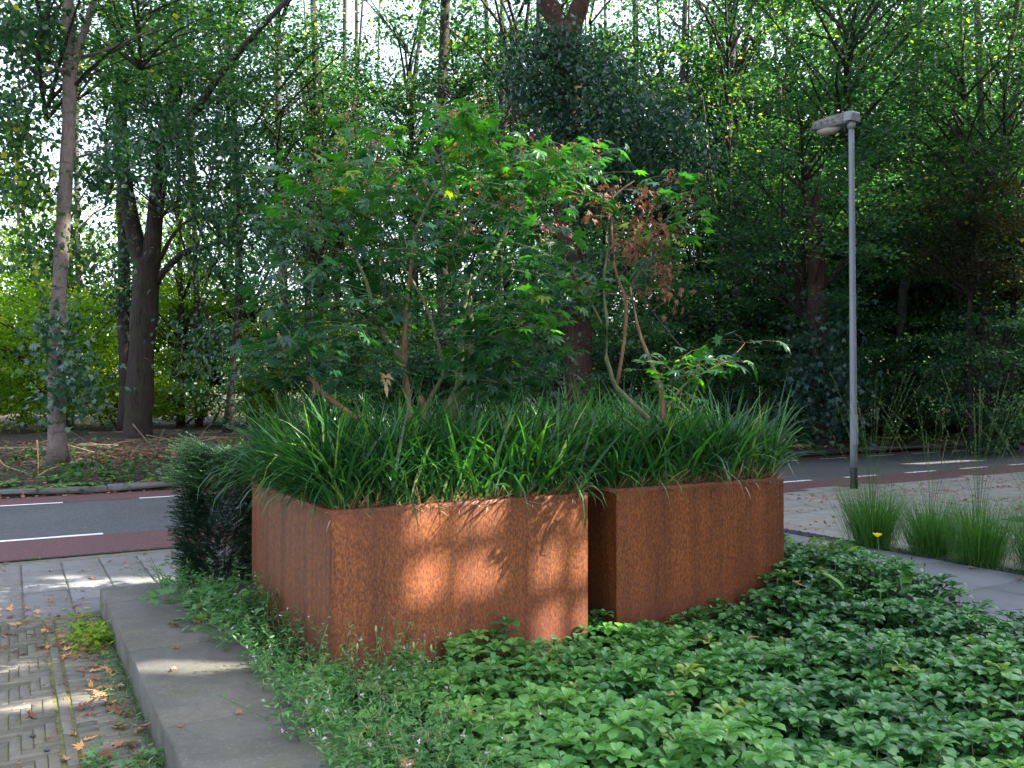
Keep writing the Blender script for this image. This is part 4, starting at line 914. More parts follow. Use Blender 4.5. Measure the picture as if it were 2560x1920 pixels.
# ------------------------------------------------------------------ fallen leaves
def fallen():
    r = np.random.default_rng(77); tm = [dead_template(k) for k in range(5)]
    ms = [[mesh_np('fallen_leaf', V, F, np.full(len(V), t), M['deadleaf']) for t in (.1, .35, .55, .8, .97)] for V, F in tm]
    pts = []
    def put(x, y, z, s, tint=None, group='fallen', label=''):
        o = ob('fallen_leaf', ms[r.integers(5)][r.integers(5) if tint is None else tint], None, (x, y, z + s * .05)); o.scale = (s, s, s * r.uniform(.5, 1.2)); o.rotation_euler = (r.normal(0, .35) + (math.pi if r.random() < .3 else 0), r.normal(0, .3), r.uniform(0, 6.3)); tag(o, label, 'fallen leaf', group)
        if abs(o.rotation_euler[0]) > 2: o.location.z += s * .22
    for _ in range(95):
        y = 4.0 + 2.9 * r.random() ** 1.0; x = .52 - abs(r.normal(0, .13)); put(x, y, .004, r.uniform(.035, .075), None, 'brown leaves lying on the bricks along the concrete edging', 'dry brown leaf lying on the bricks along the concrete edging')
    for _ in range(60):
        y = 6.0 + 1.6 * r.random(); x = r.uniform(-.15, .6); 
        if y > 7.1 or x < .56: put(x, y, .004, r.uniform(.03, .065), None, 'brown leaves where bricks meet the tiles', 'dry brown leaf scattered where the bricks meet the pavement tiles')
    for _ in range(45):
        y = 7.2 + 2.3 * r.random(); x = r.uniform(-.2, 2.0); put(x, y, .004, r.uniform(.03, .06), None, 'leaves scattered on the left pavement tiles', 'brown leaf lying on the tiled pavement left of the yew')
    for x, y, s, t, L in [(70, 1785, .10, 1, 'large curled brown leaf lying alone on the bricks at lower left'), (270, 1845 - 245, .075, 4, 'orange brown leaf lying near the sunlit weed')]:
        p = G(x, y, .01); put(p[0], p[1], .01, s, t, None, L)
    for x, y, s, t, L in [(428, 1677, .055, 3, 'pale dry leaf lying in the sunlit wedge on the concrete edging'), (435, 1620, .05, 3, 'dry leaf beside a small weed on the concrete edging'), (597, 1785, .04, 2, 'small brown leaf on the edging slab near the willowherb'), (450, 1818, .035, 1, 'small dark curled leaf on the last edging slab'),
                          (430, 1565, .08, 1, 'rolled brown leaf on the concrete edging, left of a pair'), (485, 1558, .09, 2, 'brown leaf on the concrete edging near the yew, right of a pair'), (410, 1500, .05, 1, 'brown leaf on the top corner slab of the edging')]:
        p = G(x, y, .165); put(p[0], p[1], .165, s, t, None, L)
    for x, y, d, s, t, L in [(1985, 1458, 6.25, .085, 3, 'pale tan leaf lying on the ground cover by the right planter corner'), (1470 + 400, 1597, 4.75, .05, 2, 'small brown leaf on the ground cover in the middle of the bed'), (1680, 1740, 3.95, .055, 3, 'folded pale brown leaf upright in the ground cover'), (1675, 1845, 3.45, .05, 2, 'brown leaf in the ground cover nearest the bottom edge'),
                             (1180, 1785, 3.85, .05, 2, 'reddish brown leaf on the ground cover left of the centre'), (1020, 1905, 3.2, .07, 1, 'dark brown drooping leaf at the bottom edge of the photo')]:
        p = D(x, y, d); put(p[0], p[1], p[2], s, t, None, L)
    for x, y, L in [(2282, 1455, 'reddish leaf alone on the slab path near the dark seed heads'), (2550, 1450, 'brown leaf at the right edge of the slab path'), (2430, 1420, 'brown leaf at the foot of the grass clumps')]:
        p = G(x, y, .035); put(p[0], p[1], .035, .06, 2, None, L)
    # scattered litter on the right pavement and along the far kerb: nobody could count it
    mb = MB(); n = 5200; x = r.uniform(7.9, 22, n); y = r.uniform(3, 9.9, n) + .0
    k = (np.sin(x * 1.7 + y * 2.3) * np.sin(y * 3.1 - x * .8) + r.normal(0, .45, n)) > .10; P = np.stack([x[k], y[k], np.full(k.sum(), .006)], 1)
    n = len(P); add_leaves(mb, P, np.stack([r.normal(0, 1, n), r.normal(0, 1, n), r.normal(0, .15, n)], 1), upish(n, .25, r), r.uniform(.03, .075, n), tm[0], r.uniform(.1, .95, n))
    n = 900; x = r.uniform(-1.5, 30, n) ** 1.0; y = 15.47 + .012 * x - np.abs(r.normal(0, .12, n)); k = (np.sin(x * 1.1) + r.normal(0, .5, n)) > .1; n = k.sum(); P = np.stack([x[k], y[k], np.full(n, .012)], 1)
    add_leaves(mb, P, rdir(n, r) * [1, 1, .2], upish(n, .25, r), r.uniform(.03, .08, n), tm[1], r.uniform(.3, .95, n))
    tag(ob('leaf_litter', mb.mesh('leaf_litter', M['deadleaf'])), 'dry leaf litter scattered over the right pavement and along the far kerb', 'leaf litter', kind='stuff')
    mb = MB(); n = 9000; x = r.uniform(-4, 32, n); y = 15.8 + 9 * r.random(n) ** 1.3; P = np.stack([x, y, bank(x, y) + .012], 1); P = P[inframe(P, 30)]; n = len(P)
    add_leaves(mb, P, rdir(n, r) * [1, 1, .3], upish(n, .4, r), r.uniform(.04, .10, n), tm[2], np.clip(r.normal(.35, .25, n), 0, 1))
    tag(ob('leaf_litter', mb.mesh('leaf_litter', M['deadleaf'])), 'brown leaf litter covering the woodland floor across the road', 'leaf litter', kind='stuff')
    mb = MB(); n = 500
    for i in range(n):
        x = r.uniform(.0, .56) if i < 250 else r.uniform(-.3, 1.2); y = r.uniform(3.9, 7.0) if i < 250 else r.uniform(7.1, 9); mb.tube([(x, y, .008), (x + r.normal(0, .012), y + r.normal(0, .012), .008)], .002, 3, r.random())
    tag(ob('crumbs', mb.mesh('crumbs', M['deadleaf'])), 'crumbs of dry leaf and twig on the paving', 'litter', kind='stuff')
fallen()
for x, y, L in [(82, 1838, 'dark oval pebble on the bricks, the upper of two'), (118, 1873, 'dark oval pebble on the bricks, the lower of two')]:
    p = G(x, y, .01); b = MB(); V = []; Q = []
    n, m = 10, 6
    for i in range(m + 1):
        a = -math.pi / 2 + math.pi * i / m
        for k in range(n): u = 2 * math.pi * k / n; V.append((.016 * math.cos(u) * math.cos(a), .010 * math.sin(u) * math.cos(a), .007 * math.sin(a) + .007))
    for i in range(m):
        for k in range(n): k2 = (k + 1) % n; Q.append((i * n + k, i * n + k2, (i + 1) * n + k2, (i + 1) * n + k))
    b.add(V, Q); o = ob('pebble', b.mesh('pebble', M['gravel'], True), None, (p[0], p[1], .0)); o.rotation_euler.z = -.6; tag(o, L, 'pebble')

# ------------------------------------------------------------------ weeds and brushwood on the far bank
def dandelion(x, y, s, label, seed):
    r = np.random.default_rng(seed); c = (x, y, bankz(x, y)); e = empty('dandelion', c, label, 'weed', 'rosette weeds along the far kerb'); b = MB(); n = 16
    for k in range(n):
        az = 2 * math.pi * k / n + r.normal(0, .2); L = s * r.uniform(.7, 1.15); el = r.uniform(.15, .9); V = []; T = []
        m = 9
        for i in range(m):
            u = i / (m - 1); w = s * (.04 + .17 * u) * (1.15 if i % 2 else .6) * (1 - u ** 6); hh = L * (u * math.sin(el) - .5 * u * u * (el + .35)); xx = L * u * math.cos(el * .6)
            for sd in (-1, 0, 1): V.append((xx * math.cos(az) - sd * w * math.sin(az), xx * math.sin(az) + sd * w * math.cos(az), .02 + hh + abs(sd) * .01))
        Q = []
        for i in range(m - 1): q = i * 3; Q += [(q, q + 1, q + 4, q + 3), (q + 1, q + 2, q + 5, q + 4)]
        b.add(V, Q, tint=r.uniform(.2, 1)); 
    ob('leaves', b.mesh('leaves', M['dandelion']), e)
for k, (px, py, s) in enumerate([(205, 1215, .26), (290, 1200, .24), (270, 1190, .2), (240, 1212, .22), (400, 1205, .25), (20, 1215, .28), (55, 1225, .18), (110, 1222, .24), (165, 1232, .2), (455, 1185, .18), (360, 1225, .14), (140, 1205, .24), (320, 1215, .2), (225, 1228, .2)]):
    p = G(px, py, .1); dandelion(p[0], max(p[1], 15.78), s * 1.25, 'jagged leaved green rosette weed growing behind the far kerb on the left', 200 + k)
for k in range(12):
    x = 12 + k * 1.7 + random.random(); dandelion(x, 15.9 + random.random() * .5, .3, 'green rosette weed behind the far kerb to the right of the planters', 300 + k)
def bank_tufts():
    r = np.random.default_rng(44); mb = MB(); n = 520; x = r.uniform(-3, 30, n); y = 16 + 5 * r.random(n); 
    for i in range(n):
        if not inframe(np.array([[x[i], y[i], .4]]), 20)[0]: continue
        m = r.integers(8, 26); c = np.array([x[i], y[i], bankz(x[i], y[i])]); P = c + r.normal(0, .16, (m, 3)) * [1, 1, 0] + np.stack([0 * r.random(m), 0 * r.random(m), r.uniform(.03, .3, m)], 1)
        add_leaves(mb, P, rdir(m, r) * [1, 1, .3], upish(m, .4, r), r.uniform(.05, .12, m), IVYL if i % 2 else HEX, r.random(m) * .8)
    tag(ob('bank_undergrowth', mb.mesh('bank_undergrowth', M['dandelion'])), 'low green undergrowth and ferns on the woodland bank', 'undergrowth', kind='stuff')
bank_tufts()
def brush():
    r = np.random.default_rng(45); mb = MB(); c = np.array(G(430, 1135, .35)); c[2] = bankz(c[0], c[1])
    for i in range(90):
        a = r.uniform(0, 6.3); p = c + [r.normal(0, 1.5), r.normal(0, .8), r.uniform(.02, .35)]; L = r.uniform(.6, 2.2); d = np.array([math.cos(a) * L, math.sin(a) * L * .5, r.normal(.1, .25) * L])
        mb.tube(smooth_path([p - d / 2, p + r.normal(0, .08, 3), p + d / 2], 6), np.linspace(.018, .005, 6) * r.uniform(.4, 1.1), 5, r.random())
    o = tag(ob('brushwood_pile', mb.mesh('brushwood_pile', M['twig'], off=c), None, c), 'heap of thin cut branches at the foot of the forked tree', 'branches', kind='stuff')
    mb = MB(); n = 500; P = c + r.normal(0, 1, (n, 3)) * [1.5, .8, .08] + [0, 0, .15]; add_leaves(mb, P, rdir(n, r), rdir(n, r), r.uniform(.05, .1, n), dead_template(1), r.uniform(0, .7, n)); a = ob('withered_leaves', mb.mesh('withered_leaves', M['deadleaf'], off=c), o); a['kind'] = 'stuff'
    for k, pts in enumerate([[(3, 1175), (20, 1230), (78, 1290 - 102)], [(93, 1100), (96, 1150), (95, 1188)], [(92, 1192), (120, 1175), (160, 1160)], [(0, 1150), (15, 1165), (78, 1186)]]):
        P = []
        for (a, b_) in pts: q = G(a, max(b_, 1110), .25); P.append(q)
        P = [D(a, b_, 14.6 + k * .4) for a, b_ in pts]; bb = MB(); bb.tube(smooth_path(P, 8), np.linspace(.016, .008, 8), 6)
        if k in (1, 2, 3): tag(ob('fallen_branch', bb.mesh('fallen_branch', M['cutwood'], True, off=P[-1]), None, P[-1]), ['', 'bare pale stick standing upright near the pale trunk', 'bare pale stick lying slanted right of the upright stick', 'long bent pale branch lying at the far left edge'][k], 'branch')
brush()

# ------------------------------------------------------------------ trees
def crown_mesh(name, seed, n, R, H, leaf, mat, cl=60, layer=.32, spread=.55, tmpl=RH, tone=.45, sd=.22, hollow=.35, taper=.0):
    """leafy crown, base at z 0 to H, radius R; clumps on a ragged ellipsoid; returns mesh and clump centres"""
    r = np.random.default_rng(seed); d = rdir(cl, r); rr = (hollow + (1 - hollow) * r.random(cl) ** .5)
    C = d * rr[:, None] * np.array([R, R, H / 2]); C[:, 2] += H / 2; k = 1 - taper * C[:, 2] / H; C[:, :2] *= k[:, None]
    w = r.uniform(.5, 1.5, cl); w /= w.sum(); idx = r.choice(cl, n, p=w); sp = spread * r.uniform(.6, 1.4, cl)[idx][:, None]
    P = C[idx] + r.normal(0, 1, (n, 3)) * sp * np.array([1, 1, layer]); P[:, 2] -= .12 * ((P - C[idx])[:, 0] ** 2 + (P - C[idx])[:, 1] ** 2)
    Dv = rdir(n, r); Dv[:, 2] = Dv[:, 2] * .4 - .25; N = upish(n, .55, r); mb = MB()
    ct = r.normal(0, .12, cl)[idx]
    add_leaves(mb, P, Dv, N, leaf * r.uniform(.6, 1.25, n), tmpl, np.clip(r.normal(tone, sd, n) + ct, 0, 1))
    return mb.mesh(name, M[mat] if mat else None), C
def limbs_mesh(name, C, H, bark, r0, base_z, seed):
    r = np.random.default_rng(seed); mb = MB()
    for c in C:
        z0 = max(base_z, c[2] - r.uniform(.5, 1.) * (np.linalg.norm(c[:2]) * 1.3 + .5)); p0 = np.array([0, 0, z0]); m = (p0 + c) / 2 + [0, 0, .12 * np.linalg.norm(c[:2])] + r.normal(0, .12, 3)
        mb.tube(smooth_path([p0, m, c], 5), np.linspace(r0, .012, 5), 4, cap=False)
    return mb.mesh(name, M[bark], True)
CR = {}
def mk(kind, *a, **k):
    me, C = crown_mesh('crown', *a, **k); CR.setdefault(kind, []).append((me, C))
for s in range(3): mk('tall', 100 + s, 12000, 2.7, 11, .125, 'leaf_mid', cl=120, spread=.40, tone=.42)
for s in range(2): mk('airy', 110 + s, 6000, 2.8, 11, .13, 'leaf_mid', cl=85, spread=.40, tone=.45)
for s in range(3): mk('dense', 120 + s, 12500, 2.6, 8, .12, 'leaf_teal', cl=130, spread=.34, tone=.4)
for s in range(3): mk('shrub', 130 + s, 11000, 1.7, 3.6, .085, 'leaf_teal', cl=95, spread=.27, tone=.42, hollow=.25)
for s in range(2): mk('litshrub', 140 + s, 11000, 1.9, 4.2, .095, 'leaf_lit', cl=80, spread=.30, tone=.5, hollow=.2)
for s in range(2): mk('littree', 160 + s, 6500, 2.6, 7, .12, 'leaf_lit', cl=90, spread=.38, tone=.45)
mk('rust', 150, 9000, 1.8, 5, .10, 'leaf_brown', cl=55, spread=.4, tone=.5)
LIMB = {k: [limbs_mesh('limbs', C[::3], 0, 'bark_dark', .045, 1.0 if 'shrub' in k else .5, 9 + i) for i, (me, C) in enumerate(v)] for k, v in CR.items()}
def tree(name, label, cat, group, x, y, stems, crowns, bark='bark_dark', sides=9):
    """stems: list of (points relative to base, r0, r1); crowns: (kind, dx, dy, z, sxy, sz)"""
    z = bankz(x, y) - .05 if y > 15.6 else 0.; e = empty(name, (x, y, z), label, cat, group)
    if stems:
        mb = MB()
        for P, a, b_ in stems:
            P = smooth_path(P, max(8, len(P) * 3)); n = len(P); rr = np.linspace(a, b_, n) * (1 + .05 * rng.normal(size=n))
            if abs(P[0][2]) < .3: rr[0] *= 1.35; rr[1] *= 1.1
            mb.tube(P, rr, sides)
        ob('trunk', mb.mesh('trunk', M[bark], True), e)
    for kd, dx, dy, cz, sxy, sz in crowns:
        i = random.randrange(len(CR[kd])); rz = random.uniform(0, 6.3)
        o = ob('crown', CR[kd][i][0], e, (dx, dy, cz)); o.scale = (sxy, sxy, sz); o.rotation_euler.z = rz
        o = ob('limbs', LIMB[kd][i], e, (dx, dy, cz)); o.scale = (sxy, sxy, sz); o.rotation_euler.z = rz
    return e
def rel(pts, d, x, y, z0=0):   # picture points (2212 wide) at depth -> points relative to a base
    return [np.array(D(a * K, b_ * K, d)) - [x, y, z0] for a, b_ in pts]
def vertical(h, wob=.25, lx=0., ly=0.): return [(0, 0, 0)] + [(lx * t + random.gauss(0, wob * .3) , ly * t + random.gauss(0, wob * .3), h * t) for t in (.25, .5, .75, 1)]
# pale slim tree on the far left
def at_depth(px, py, d): q = D(px * K, py * K, d); return q[0], q[1]
px, py = at_depth(126, 985, 15.8); zb = bankz(px, py) - .05
sp_ = [rel([(125, 1000), (122, 860), (124, 700), (132, 560), (140, 420), (148, 280), (150, 130), (146, 0)], 15.8, px, py, zb)]; top_ = sp_[0][-1]
tree('pale_tree', 'slim pale barked tree with ivy at its foot, nearest the left edge', 'tree', None, px, py,
     [(sp_[0] + [top_ + np.array([-.2, 0, 3.])], .155, .09), (rel([(152, 170), (168, 110), (188, 50), (215, -40)], 15.8, px, py, zb), .085, .05), (rel([(148, 150), (110, 155), (60, 185), (0, 215)], 15.6, px, py, zb), .045, .02),
      (rel([(150, 345), (200, 330), (240, 310)], 15.9, px, py, zb), .03, .01), (rel([(160, 130), (250, 100), (330, 60)], 16.2, px, py, zb), .035, .02)],
     [('airy', -.2, .2, 6.2, .95, .75), ('airy', 1.4, .4, 7.6, .8, .5)], 'bark_pale', 14)
# ivy at its foot
def foliage_blob(name, parent_or_none, poly, n, d0, d1, leaf, mat, tmpl, tone, seed, label=None, cat=None, sd=.2, group=None, kind=None, nrm=.7):
    r = np.random.default_rng(seed); nc = max(6, n // 60); T = sample_poly([(a * K, b_ * K) for a, b_ in poly], nc, d0, d1, r); sp = (d0 + d1) / 2 * .017
    idx = r.integers(0, nc, n); P = T[idx] + r.normal(0, 1, (n, 3)) * sp * [1, 1, .75]; mb = MB(); Dv = rdir(n, r); Dv[:, 2] -= .5
    add_leaves(mb, P, Dv, upish(n, nrm, r), leaf * r.uniform(.6, 1.2, n), tmpl, np.clip(r.normal(tone, sd, n), 0, 1)); off = T.mean(0) if parent_or_none is None else np.array(parent_or_none.location)
    o = ob(name, mb.mesh(name, M[mat], off=off), parent_or_none, off if parent_or_none is None else None)
    if label: tag(o, label, cat, group)
    if kind: o['kind'] = kind
    return o, T
foliage_blob('ivy', None, [(95, 760), (110, 700), (150, 690), (170, 760), (200, 880), (160, 920), (115, 900)], 750, 15.2, 15.7, .11, 'leaf_ivy', IVYL, .5, 51, 'dark ivy and seedlings wrapped round the foot of the pale slim tree', 'ivy')
pt = [o for o in COL.objects if o.name.startswith('pale_tree')][0]
for k, (poly, n, d0, d1, mt, tn_) in enumerate([([(0, 0), (135, 0), (135, 110), (60, 170), (0, 190)], 1700, 14.5, 17.5, 'leaf_mid', .35), ([(0, 170), (80, 190), (60, 300), (110, 440), (0, 470)], 2000, 14.5, 17, 'leaf_mid', .6),
                         ([(150, 230), (250, 160), (300, 300), (230, 420), (160, 330)], 700, 15, 17.5, 'leaf_dark', .4), ([(0, 480), (130, 440), (260, 480), (250, 640), (120, 600), (0, 640)], 1300, 15, 18, 'leaf_mid', .6)]):
    foliage_blob('bough', pt, poly, n, d0, d1, .125, mt, HEX, tn_, 500 + k, nrm=.7, kind='stuff')
# forked tree
fx, fy = at_depth(300, 940, 23.8); zb = bankz(fx, fy) - .05; d_ = 23.8
R1 = lambda pts, d=23.8: rel(pts, d, fx, fy, zb)
tree('forked_tree', 'big dark tree forking low into two stout stems on the left', 'tree', None, fx, fy,
     [(R1([(296, 955), (300, 880), (305, 780), (312, 680), (316, 600), (318, 560)]), .37, .33),
      (R1([(312, 600), (298, 540), (275, 430), (262, 330), (258, 220), (250, 100), (240, -60), (235, -220)]), .24, .12),
      (R1([(322, 600), (328, 540), (338, 440), (350, 340), (365, 240), (380, 130), (388, 0), (392, -200)]), .25, .12),
      (R1([(335, 612), (360, 580), (400, 545), (450, 530), (520, 515)]), .11, .05), (R1([(345, 560), (380, 500), (430, 460)]), .07, .03),
      (R1([(350, 330), (420, 240), (500, 130), (620, 0)], 21.), .12, .06), (R1([(255, 200), (300, 120), (370, 30)], 23), .07, .03)],
     [('airy', -1.6, -.5, 8.5, 1.0, .8), ('tall', 1.0, -.2, 8.0, .95, .7), ('airy', 3.6, -.6, 6.5, 1.0, .7), ('airy', .3, -1.8, 5.6, .9, .45)], 'bark_dark', 14)
ft = [o for o in COL.objects if o.name.startswith('forked_tree')][0]
for k, (poly, n, d0, d1, mt, tn_) in enumerate([([(240, 30), (420, 0), (600, 60), (560, 200), (400, 260), (250, 200)], 4200, 20, 24, 'leaf_dark', .5), ([(230, 230), (420, 250), (560, 300), (560, 420), (380, 400), (240, 330)], 3600, 19, 23, 'leaf_dark', .35),
                         ([(380, 430), (560, 400), (640, 520), (600, 640), (430, 600)], 2600, 19, 22, 'leaf_dark', .3), ([(400, 700), (520, 680), (540, 880), (400, 880)], 1000, 20, 23, 'leaf_ivy', .6)]):
    foliage_blob('bough', ft, poly, n, d0, d1, .12, mt, HEX, tn_, 520 + k, nrm=.7, kind='stuff')
sx, sy = at_depth(268, 915, 25.5)
tree('dark_tree', 'thin dark ivy clad trunk half hidden behind the forked tree', 'tree', None, sx, sy, [(rel([(272, 925), (272, 800), (268, 700), (268, 560), (262, 420)], 25.5, sx, sy, bankz(sx, sy)), .2, .15)], [('airy', -.5, .5, 6.5, .8, .6)], 'bark_dark')
foliage_blob('ivy', None, [(255, 480), (285, 480), (285, 700), (258, 720)], 900, 25.0, 25.4, .12, 'leaf_ivy', IVYL, .35, 52, 'dark ivy covering the thin trunk behind the forked tree', 'ivy')
# leafy boughs hanging between the forked tree and the planter maples
# ivy clad tree behind the planters
cx_, cy_ = at_depth(1240, 900, 20.0); zb = bankz(cx_, cy_) - .05; R2 = lambda pts, d=20.: rel(pts, d, cx_, cy_, zb)
et = tree('ivy_clad_tree', 'stout red barked tree behind the planters, forking high up and clad in dark foliage', 'tree', None, cx_, cy_,
     [(R2([(1262, 955), (1252, 860), (1246, 740), (1238, 600), (1230, 450), (1225, 320), (1226, 200), (1222, 110), (1205, 60)]), .33, .36),
      (R2([(1222, 110), (1205, 50), (1180, 0), (1150, -90), (1120, -250)]), .27, .16), (R2([(1226, 120), (1240, 50), (1256, 0), (1275, -90), (1300, -260)]), .24, .15)],
     [('dense', -.5, 1.2, 12, 1.2, .8), ('shrub', .2, .6, .1, 1.0, 1.0)], 'bark_red', 16)
for k, (poly, n, d0, d1) in enumerate([([(1120, 90), (1200, 70), (1320, 110), (1330, 200), (1250, 230), (1100, 200)], 3800, 18.6, 20), ([(1110, 180), (1230, 210), (1210, 330), (1150, 310)], 1500, 18.6, 20.5), ([(1290, 130), (1420, 180), (1500, 260), (1540, 340), (1450, 420), (1330, 400), (1240, 300)], 7200, 18, 20),
                         ([(1200, 330), (1300, 320), (1330, 430), (1250, 480)], 2000, 18.4, 20), ([(1180, 560), (1300, 560), (1300, 660), (1190, 700)], 1200, 19, 20)]):
    foliage_blob('crown', et, poly, n, d0, d1, .115, 'leaf_ivy', HEX, .42, 400 + k, nrm=.8)
# right ivy clad trunk
rx_, ry_ = at_depth(1770, 900, 22.0); R3 = lambda pts, d=22.: rel(pts, d, rx_, ry_, bankz(rx_, ry_))
et = tree('ivy_clad_tree', 'red barked trunk wrapped in ivy, left of the street lamp', 'tree', None, rx_, ry_, [(R3([(1785, 955), (1775, 850), (1768, 740), (1765, 620), (1760, 500), (1752, 420)]), .27, .20)], [('dense', 0, .5, 3.2, 1.0, .8), ('dense', .3, -.6, 7.5, 1.1, .9)], 'bark_red', 14)
foliage_blob('crown', et, [(1735, 700), (1800, 690), (1830, 820), (1800, 940), (1740, 900)], 1800, 20.9, 21.6, .13, 'leaf_ivy', IVYL, .3, 410)
# named mid-distance trunks, from the picture: (x at bottom, x at top, depth, diameter, crown kind, label)
MID = [
    (430, 415, 31, .20, 'airy', 'thin straight trunk in the gap right of the forked tree'), (610, 600, 30, .30, 'tall', 'straight pale grey trunk left of the tall maple top'), (690, 676, 32, .34, 'tall', 'straight grey trunk right behind the maple top left tip'),
    (735, 745, 34, .22, 'airy', 'slender trunk beside the grey trunk behind the maple'), (790, 770, 36, .2, 'tall', 'thin trunk in the middle of the woodland left of the dark leaning one'), (950, 962, 26, .42, 'tall', 'dark stout trunk rising above the top of the green maple'),
    (1075, 1085, 30, .28, 'airy', 'slim dark trunk left of the ivy clad tree'), (1110, 1050, 33, .18, 'airy', 'thin leaning stem left of the ivy clad tree'), (1395, 1370, 33, .22, 'airy', 'thin trunk right of the ivy clad tree'),
    (1440, 1480, 30, .25, 'airy', 'slender trunk behind the withered maple'), (1530, 1620, 31, .24, 'airy', 'fan shaped multi stemmed tree left of the street lamp'), (1620, 1640, 36, .26, 'tall', 'trunk deep in the woodland above the right planter'),
    (2130, 2110, 27, .28, 'dense', 'forked trunk low in the dark woodland right of the street lamp'), (1930, 1990, 29, .3, 'dense', 'leaning trunk behind the street lamp'), (2060, 2200, 31, .28, 'dense', 'dark slanting trunk in the upper right woodland')]
for (xb, xt, d, dia, kd, lab) in MID:
    x, y = at_depth(xb, 900, d); zb = bankz(x, y); q = rel([(xb, 930), (xb * .7 + xt * .3 + random.gauss(0, 4), 650), (xb * .35 + xt * .65 + random.gauss(0, 5), 350), (xt, 0), (xt + (xt - xb) * .3, -250)], d, x, y, zb); q[0][2] = 0
    st = [(q, dia / 2 * 1.15, dia / 2 * .5)]
    nst = 5 if 'multi' in lab else (2 if kd == 'airy' else 1)
    for s_ in range(nst):
        z1 = random.uniform(1, 5) if 'multi' in lab else random.uniform(3, 8); a = random.uniform(-1, 1) if 'multi' not in lab else (s_ - 1.5) * .9; t = z1 / max(1, q[-1][2]); p = q[0] + (q[-1] - q[0]) * t
        st.append(([p, p + Rv * a * 1.2 + [0, 0, 2.5], p + Rv * a * 2.4 + [0, 0, 6.5], p + Rv * a * 3 + [0, 0, 11]], dia / 2 * .55, .03))
    tree('woodland_tree', lab, 'tree', None, x, y, st, [(kd, q[-1][0] * .7 + 1.9, q[-1][1] * .7 + 3.1, 5.0 if kd != 'dense' else 3.5, 1.0, 1.0 if kd != 'dense' else 1.25)], random.choice(['bark_dark', 'bark_grey', 'bark_dark']))
# background belt
def belt(xs, y, kind, sc, lab, grp, zb=4., jit=.8, name='woodland_tree', cat='tree', stem=True):
    for x in xs:
        x_ = x + random.gauss(0, jit); y_ = y + random.gauss(0, jit); s = sc * (random.uniform(.85, 1.2) if stem else random.uniform(.62, 1.28)); h = 14 * s
        if stem:
            st = [(vertical(h, .4, random.gauss(0, .6), random.gauss(0, .5)), random.uniform(.11, .2), .05)]
            for k in range(2):
                p = np.array([0, 0, random.uniform(2, 6)]); a = random.uniform(0, 6.3); st.append(([p, p + [math.cos(a) * .9, math.sin(a) * .9, 2.2], p + [math.cos(a) * 1.9, math.sin(a) * 1.9, 6]], .07, .02))
        else: st = [([(0, 0, 0), (random.gauss(0, .3), 0, .8), (random.gauss(0, .6), 0, 2.2)], .05, .02)]
        tree(name, lab, cat, grp, x_, y_, st, [(kind, 0, 0, zb * s if stem else .1, s, s)], random.choice(['bark_dark', 'bark_grey']), 6)
belt(np.arange(6, 14, 2.6), 27, 'airy', 1.0, 'slender woodland tree seen between the forked tree and the green maple', 'slender trees left of the green maple', 4.5)
belt(np.arange(12, 22, 2.4), 29, 'airy', 1.1, 'slender woodland tree behind the green maple', 'slender trees behind the green maple', 4)
belt(np.arange(14, 26, 2.7), 22, 'airy', 1.1, 'slender woodland tree right of the ivy clad tree', 'slender trees right of the ivy clad tree', 5)
belt(np.arange(20, 46, 2.6), 27, 'tall', 1.25, 'tall leafy tree deep in the woodland on the right', 'tall trees in the right woodland', 2.5)
belt(np.arange(25, 52, 4.), 23, 'tall', 1.45, 'tall leafy tree reaching over the top right of the photo', 'tall trees at the top right', 5.5)
belt(np.arange(22, 50, 3.2), 21, 'dense', 1.25, 'dense dark tree beyond the road on the right', 'dense trees on the right', 2.0)
belt(np.arange(27, 54, 3.6), 17.8, 'dense', 1.1, 'dense dark tree leaning over the road on the right', 'dense roadside trees on the right', 2.2)
belt(np.arange(24, 60, 3.5), 34, 'tall', 1.35, 'tall tree at the back of the right woodland', 'back row of the right woodland', 1.5)
# dark understorey along the bank on the right
belt(np.arange(13.5, 46, 1.9), 18.6, 'shrub', 1.05, 'dense dark shrub on the bank across the road, right of the planters', 'dark shrubs on the right bank', jit=.4, name='woodland_shrub', cat='shrub', stem=False)
belt(np.arange(16, 46, 2.3), 21.2, 'shrub', 1.6, 'tall dark shrub in the second row on the right bank', 'tall shrubs on the right bank', jit=.5, name='woodland_shrub', cat='shrub', stem=False)
belt(np.arange(7.2, 14.5, 1.5), 20.5, 'shrub', 1.15, 'dark shrub seen behind the planters between the maple stems', 'shrubs behind the planters', jit=.3, name='woodland_shrub', cat='shrub', stem=False)
for (px_, py_, d, s) in [(2100, 600, 23, 1.), (2190, 450, 25, 1.)]:
    x, y = at_depth(px_, 900, d); tree('rusty_tree', ['small tree with rusty autumn leaves, left of the pair at the right edge', 'taller rusty leaved tree at the right edge'][px_ > 2150], 'tree', None, x, y, [(vertical(6, .3), .1, .04)], [('rust', 0, 0, 3.8, s * .75, .8 * s), ('tall', .5, .5, 4., 1., .8), ('shrub', .3, -.5, .1, 1., 1.1)], 'bark_dark')
